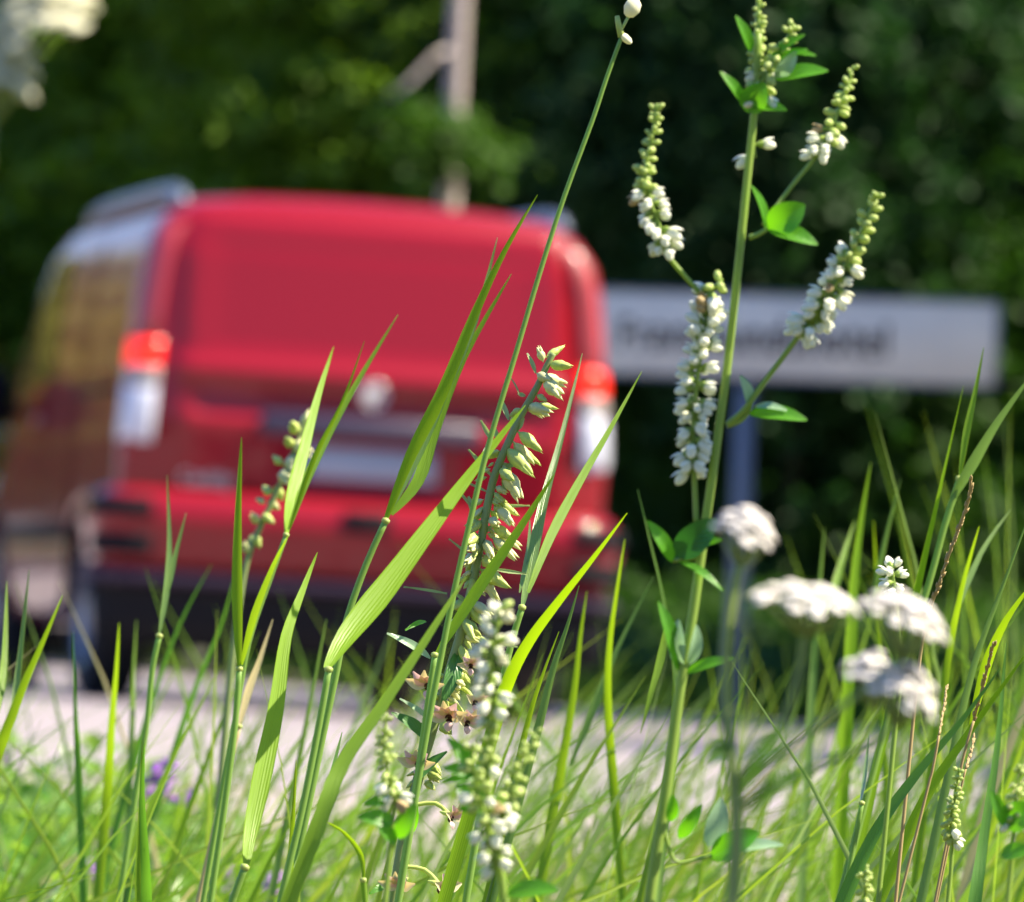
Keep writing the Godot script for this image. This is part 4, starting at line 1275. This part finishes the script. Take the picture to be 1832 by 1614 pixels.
func raceme(o: Node3D, px: Array, d: float, w: float, t0: float, t1: float, white: float, n: int, size := 1.0) -> void:
	# px runs from the stalk's base to the tip; flowers from t0 to t1 of it, white ones up to the share white
	var path := smooth(path_at(px, d, rng.randf_range(-0.015, 0.015)), 5)
	var st := new_st()
	tube(st, path, w * 0.5 * S * d, w * 0.3 * S * d, 7)
	var part := grown("raceme", st, M.clover_stem, o)
	n = int(n * 1.3)
	for i in n:
		var t := lerpf(t0, t1, (i + rng.randf_range(-0.45, 0.45)) / n)
		if rng.randf() < 0.08: continue
		var p := along(path, t)
		var tan := (along(path, t + 0.03) - along(path, t - 0.03)).normalized()
		var a := i * 2.4 + rng.randfn() * 0.3
		var u := tan.cross(cam_f).normalized()
		var v := tan.cross(u)
		var out := u * cos(a) + v * sin(a)
		var f := (t - t0) / maxf(t1 - t0, 0.001)
		var isw := f < white + rng.randfn() * 0.06
		var dir := (out + tan * lerpf(-0.35, 0.7, f) + Vector3(0, -0.55 * (1.0 - f), 0)).normalized()
		var s := size * (rng.randf_range(0.95, 1.25) if isw else lerpf(1.15, 0.6, clampf((f - white) / maxf(1.0 - white, 0.01), 0, 1)) * rng.randf_range(0.9, 1.1))
		var b := Basis.looking_at(-dir, Vector3.UP if absf(dir.y) < 0.95 else Vector3.RIGHT)
		var fl := put("flower" if isw else "bud", pea if isw else pea_bud, part)
		if isw and rng.randf() < 0.08: fl.set_surface_override_material(0, M.cream if rng.randf() < 0.7 else M.faded)
		fl.transform = Transform3D(b.scaled(Vector3.ONE * s * rng.randf_range(0.92, 1.25)), p + out * 0.0010 * s + tan * rng.randfn() * 0.0006)

func leaflet(o: Node3D, d: float, q: Array) -> void:
	# [x0, y0, x1, y1, width px, material, tilt]
	var st := new_st()
	var face: Vector3 = (rotated_face(q[6] if q.size() > 6 else 0.2) + cam_y * (0.6 if q.size() < 8 else q[7])).normalized()
	leaf(st, at(q[0], q[1], d), at(q[2], q[3], d - 0.004), q[4] * S * d * 1.1, face, 0.3, 0.10, 0.62)
	grown("leaflet", st, q[5], o)

func twig(o: Node3D, d: float, px: Array, w: float, called := "leaf_stalk") -> void:
	var st := new_st()
	tube(st, smooth(path_at(px, d), 3), w * 0.5 * S * d, w * 0.4 * S * d, 6)
	grown(called, st, M.clover_stem, o)

func sweet_clovers() -> void:
	pea_mesh()
	var d := 3.05
	var g: Material = M.clover_leaf
	var pl: Material = M.clover_pale
	var dk: Material = M.clover_dark
	var stem := to_ground(path_at([1357, 60, 1350, 190, 1337, 320, 1322, 465, 1302, 650, 1287, 760, 1274, 855, 1263, 930, 1252, 1010, 1240, 1095, 1222, 1200, 1206, 1310, 1190, 1430, 1165, 1590], d))
	var o := thing("sweet_clover", "tall white sweet clover with five flower spikes standing over the name sign", "sweet clover", stem[-1])
	var st := new_st()
	tube(st, smooth(stem, 4), 0.0013, 0.0021, 10)
	grown("stem", st, M.clover_stem, o)
	raceme(o, [1264, 545, 1250, 522, 1222, 490, 1195, 455, 1178, 400, 1158, 345, 1155, 300, 1167, 245, 1175, 185], d, 10, 0.40, 1.0, 0.42, 44, 1.05)
	raceme(o, [1246, 935, 1243, 870, 1240, 800, 1243, 730, 1250, 660, 1262, 590, 1268, 545], d, 11, 0.24, 1.0, 0.93, 58, 1.1)
	raceme(o, [1255, 540, 1275, 518, 1292, 500], d, 9, 0.3, 1.0, 0.2, 6, 1.3)
	raceme(o, [1366, 402, 1385, 375, 1420, 328, 1456, 284, 1480, 245, 1500, 200, 1516, 158, 1527, 118], d, 9, 0.46, 1.0, 0.28, 36, 1.05)
	raceme(o, [1300, 760, 1330, 735, 1352, 705, 1385, 660, 1428, 602, 1465, 558, 1495, 510, 1522, 455, 1548, 400, 1570, 345], d, 12, 0.46, 1.0, 0.62, 52, 1.1)
	raceme(o, [1352, 185, 1352, 120, 1356, 55, 1358, -20], d, 16, 0.1, 1.0, 0.05, 40, 0.95)
	raceme(o, [1360, 150, 1385, 110, 1408, 70, 1420, 42], d, 8, 0.15, 1.0, 0.05, 15, 1.1)
	raceme(o, [1362, 180, 1375, 140, 1388, 90], d, 8, 0.1, 1.0, 0.1, 12, 1.1)
	raceme(o, [1345, 230, 1347, 245, 1352, 282], d, 6, 0.7, 1.0, 0.9, 2, 1.2)
	twig(o, d, [1340, 425, 1355, 420, 1372, 410], 10)
	twig(o, d, [1300, 762, 1325, 752, 1340, 735, 1344, 715], 10)
	twig(o, d, [1255, 998, 1230, 1000, 1203, 1004], 9)
	for q in [[1332, 188, 1288, 128, 20, g, 0.6, 0.1], [1335, 200, 1368, 148, 46, g, 0.1, 0.2], [1340, 192, 1408, 198, 26, g, -0.3, 0.9], [1344, 92, 1316, 28, 20, g, 0.5, 0.1], [1388, 142, 1482, 127, 30, g, 0.0, 0.7], [1388, 140, 1425, 92, 26, pl, 0.5, 0.4], [1382, 100, 1440, 62, 16, g, 0.2, 0.6], [1385, 110, 1445, 88, 14, g, 0.2, 0.6], [1400, 95, 1460, 100, 14, g, 0.2, 0.6],
		[1370, 412, 1344, 332, 20, g, 0.9, 0.0], [1376, 412, 1440, 366, 52, g, 0.0, 0.1], [1374, 410, 1463, 438, 32, g, 0.1, 0.6], [1341, 728, 1324, 672, 22, pl, 0.6, 0.2], [1340, 740, 1444, 752, 30, g, 0.0, 0.7], [1350, 728, 1408, 735, 16, pl, 0.0, 1.0],
		[1204, 1006, 1158, 932, 26, g, 0.4, 0.2], [1208, 996, 1282, 928, 50, dk, 0.2, 0.2], [1240, 978, 1292, 966, 18, g, 0.1, 0.5], [1214, 1004, 1293, 1057, 16, g, 0.5, 0.5],
		[1214, 1200, 1178, 1076, 26, g, 0.4, 0.1], [1216, 1195, 1214, 1108, 28, pl, -0.3, 0.3], [1232, 1190, 1246, 1118, 26, pl, 0.6, 0.3], [1226, 1205, 1314, 1178, 20, g, 0.1, 0.6]]:
		leaflet(o, d, q)
	# lower leaves on a side shoot
	twig(o, d, [1185, 1470, 1205, 1538, 1240, 1540, 1275, 1530], 8)
	for q in [[1272, 1535, 1358, 1488, 44, g, 0.0, 0.3], [1290, 1530, 1402, 1512, 26, pl, 0.0, 0.9], [1268, 1515, 1290, 1428, 38, pl, 0.3, 0.2], [1200, 1470, 1203, 1422, 22, g, 0.2, 0.1], [1215, 1500, 1255, 1440, 24, g, 0.2, 0.3]]:
		leaflet(o, d, q)
	# second plant, before the helleborine's foot
	d = 2.85
	var s2 := to_ground(path_at([890, 1250, 882, 1330, 872, 1400, 880, 1480, 895, 1560, 905, 1640], d))
	var o2 := thing("sweet_clover", "blurred white sweet clover in front of the helleborine's lower flowers", "sweet clover", s2[-1])
	var t2 := new_st()
	tube(t2, smooth(s2, 3), 0.0011, 0.0017, 8)
	grown("stem", t2, M.clover_stem, o2)
	raceme(o2, [876, 1300, 880, 1235, 878, 1180, 888, 1130, 892, 1085], d, 9, 0.1, 1.0, 0.95, 20, 1.0)
	raceme(o2, [892, 1550, 878, 1500, 862, 1440, 848, 1385, 845, 1330], d, 9, 0.05, 1.0, 0.55, 22, 1.15)
	raceme(o2, [890, 1480, 905, 1440, 925, 1395, 942, 1350, 956, 1312], d, 9, 0.1, 1.0, 0.2, 34, 1.0)
	raceme(o2, [872, 1380, 874, 1330, 878, 1290], d, 8, 0.1, 1.0, 0.1, 14, 1.0)
	for q in [[860, 1440, 815, 1405, 40, g, 0.1, 0.3], [862, 1445, 820, 1450, 26, g, 0.1, 0.6], [870, 1440, 905, 1435, 16, g, 0.0, 0.6], [850, 1380, 800, 1320, 26, g, 0.2, 0.3], [850, 1385, 790, 1375, 24, g, 0.2, 0.5], [905, 1600, 1000, 1592, 34, g, 0.1, 0.6], [860, 1390, 790, 1400, 20, g, 0.1, 0.6]]:
		leaflet(o2, d, q)
	# further spikes near the bottom edge
	clover_sprig("sweet clover spike with one white flower at its foot, left of the helleborine stem", 2.95, [705, 1430, 695, 1380, 686, 1330, 690, 1285], 0.2, 26, [[700, 1430, 650, 1440, 20], [705, 1470, 640, 1462, 30], [712, 1500, 745, 1440, 30], [708, 1510, 670, 1470, 24]])
	clover_sprig("sweet clover spike at the lower right with two pale flowers at its foot", 3.3, [1705, 1500, 1702, 1470, 1708, 1430, 1716, 1375], 0.08, 34, [])
	clover_sprig("sweet clover tip at the right edge beside a broad green leaf", 3.0, [1815, 1470, 1816, 1440, 1822, 1400, 1826, 1370], 0.1, 20, [[1800, 1480, 1772, 1415, 24], [1800, 1480, 1850, 1440, 50], [1790, 1530, 1850, 1520, 28]])
	clover_sprig("sweet clover tip just showing at the bottom edge, right of the yarrow stem", 3.1, [1545, 1640, 1550, 1600, 1545, 1570, 1552, 1556], 0.1, 16, [])
	clover_sprig("small white sweet clover top peeping out above the flat yarrow heads", 3.3, [1612, 1180, 1606, 1100, 1602, 1060, 1596, 1012], 1.2, 13, [])

func clover_sprig(label: String, d: float, px: Array, white: float, n: int, leaves: Array) -> void:
	var low := [px[0], px[1], px[0] - 4, px[1] + 60, px[0] - 10, px[1] + 120]
	var s := to_ground(path_at(low, d))
	var o := thing("sweet_clover_sprig", label, "sweet clover", s[-1], 0.0, "small sweet clover spikes low in the grass")
	var st := new_st()
	tube(st, smooth(s, 3), 0.0007, 0.0012, 7)
	grown("stem", st, M.clover_stem, o)
	raceme(o, px, d, 8, 0.0 if white < 1.0 else 0.6, 1.0, white, n, 0.95)
	for q in leaves:
		leaflet(o, d, [q[0], q[1], q[2], q[3], q[4], M.clover_leaf, rng.randf_range(-0.3, 0.4), 0.4])

# ------------------------------------------------------------------ yarrow
func floret_mesh(m: Material, r: float) -> ArrayMesh:
	# five rounded rays round a small eye, facing +y
	var me := ArrayMesh.new()
	var st := new_st()
	var seg := 25
	var rim := []
	var mid := []
	for k in seg:
		var a := TAU * k / seg
		var rr := r * (0.82 + 0.18 * absf(cos(a * 2.5)))
		rim.append(Vector3(cos(a) * rr, -r * 0.12 + r * 0.05 * cos(a * 5.0), sin(a) * rr))
		mid.append(Vector3(cos(a) * r * 0.5, r * 0.10, sin(a) * r * 0.5))
	for k in seg:
		var k2 := (k + 1) % seg
		quad(st, rim[k], rim[k2], mid[k2], mid[k], Vector3.UP)
		tri(st, mid[k], mid[k2], Vector3(0, r * 0.14, 0), Vector3.UP)
		tri(st, rim[k], rim[k2], Vector3(0, -r * 0.75, 0), Vector3.DOWN)
	st.generate_normals()
	st.set_material(m)
	st.commit(me)
	var e := new_st()
	lathe(e, Vector3(0, r * 0.06, 0), Vector3.UP, [[0.0, r * 0.34], [r * 0.14, r * 0.26], [r * 0.2, 0.0]], 9)
	e.generate_normals()
	e.set_material(M.yarrow_eye)
	e.commit(me)
	return me

func yarrow_head(o: Node3D, d: float, cx: float, cy: float, wpx: float, hpx: float, tilt: float, fork: Array, fm: Mesh, n: int, deep := 0.6) -> void:
	var c := at(cx, cy, d)
	var wx := wpx * 0.5 * S * d
	var wy := hpx * 0.5 * S * d
	var ux := (cam_x * cos(tilt) - cam_y * sin(tilt)).normalized()
	var uy := (cam_y * cos(tilt) + cam_x * sin(tilt)).normalized()
	var uz := -cam_f
	var fk := at(fork[0], fork[1], d)
	var ps := new_st()
	var spots := []
	for i in n:
		var t := (i + 0.5) / n
		var r := sqrt(t)
		var a := i * 2.39996 + rng.randfn() * 0.12
		var p := c + ux * (cos(a) * r * wx) + uz * (sin(a) * r * wx * deep) + uy * (wy * (0.75 - 1.1 * r * r) + rng.randfn() * wy * 0.10) - uy * sin(a) * r * wy * 0.35
		spots.append([p, (uy + ux * cos(a) * r * 0.55 + uz * sin(a) * r * 0.55).normalized()])
		if i % 3 == 0:
			tube(ps, [fk, fk.lerp(p, 0.45) + ux * cos(a) * wx * 0.10, p - uy * 0.001], 0.0006, 0.0004, 5)
	var part := grown("flower_head", ps, M.yarrow_stem, o)
	for q in spots:
		var f := put("floret", fm, part)
		var y: Vector3 = q[1]
		var x := y.cross(Vector3(0.2, 0.1, 1)).normalized()
		f.transform = Transform3D(Basis(x, y, x.cross(y)).rotated(y, rng.randf() * TAU).scaled(Vector3.ONE * rng.randf_range(0.85, 1.2)), q[0])

func yarrows() -> void:
	var d := 2.32
	var fm := floret_mesh(M.yarrow, 0.0023)
	var stem := to_ground(path_at([1325, 1010, 1308, 1080, 1300, 1170, 1302, 1280, 1312, 1380, 1318, 1500, 1310, 1620], d))
	var o := thing("yarrow", "blurred white yarrow with flat flower heads in front of the sign post", "yarrow", stem[-1])
	var st := new_st()
	tube(st, smooth(stem, 3), 0.0015, 0.0022, 8)
	grown("stem", st, M.yarrow_stem, o)
	for q in [[1314, 1400, 1380, 1330, 1425, 1220, 1440, 1130], [1316, 1420, 1420, 1330, 1540, 1240, 1612, 1180], [1316, 1440, 1440, 1380, 1560, 1330, 1600, 1290]]:
		var b := new_st()
		tube(b, smooth(path_at(q, d), 4), 0.0009, 0.0008, 7)
		grown("branch", b, M.yarrow_stem, o)
	yarrow_head(o, d, 1340, 942, 112, 70, 0.45, [1325, 1020], fm, 34)
	yarrow_head(o, d, 1440, 1070, 205, 66, 0.11, [1440, 1140], fm, 46)
	yarrow_head(o, d, 1625, 1098, 172, 70, 0.42, [1612, 1185], fm, 42)
	yarrow_head(o, d, 1624, 1228, 130, 96, 0.5, [1600, 1300], fm, 36)
	yarrow_head(o, d + 0.05, 1560, 1196, 104, 74, 0.2, [1560, 1270], fm, 26)
	for q in [[1318, 1430, 1400, 1300, 40], [1314, 1340, 1260, 1370, 26], [1316, 1460, 1450, 1380, 34]]:
		var b := new_st()
		# feathery leaf: a spine with many fine lobes
		var a := at(q[0], q[1], d)
		var e := at(q[2], q[3], d - 0.01)
		leaf(b, a, e, 0.0012, -cam_f, 0.2, 0.05)
		for i in 26:
			var t := 0.12 + 0.86 * i / 26.0
			var p := along([a, a.lerp(e, 0.5) + Vector3(0, 0.003, 0), e], t)
			var sd := (e - a).cross(cam_f).normalized() * (1.0 if i % 2 == 0 else -1.0)
			leaf(b, p, p + (sd + (e - a).normalized() * 0.5 - cam_f * rng.randf_range(-0.5, 0.5)) * q[4] * S * d * 0.55 * sin(PI * (0.15 + 0.8 * t)), 0.0012, -cam_f, 0.2, 0.1)
		grown("leaf", b, M.grass_dark, o)
	# the cream cluster in the upper left corner, nearest of all
	d = 1.85
	var big := floret_mesh(M.cream, 0.0030)
	var s2 := to_ground(path_at([-20, 190, -50, 500, -70, 900, -60, 1300, -40, 1700], d))
	var o2 := thing("cream_flower", "cream flower cluster, much blurred, cut off by the upper left corner", "flower", s2[-1])
	var t2 := new_st()
	tube(t2, smooth(s2, 3), 0.0014, 0.0024, 8)
	grown("stem", t2, M.yarrow_stem, o2)
	yarrow_head(o2, d, 70, 20, 190, 120, -0.25, [-10, 180], big, 40)
	yarrow_head(o2, d, 10, 110, 110, 130, 0.3, [-15, 220], big, 30)
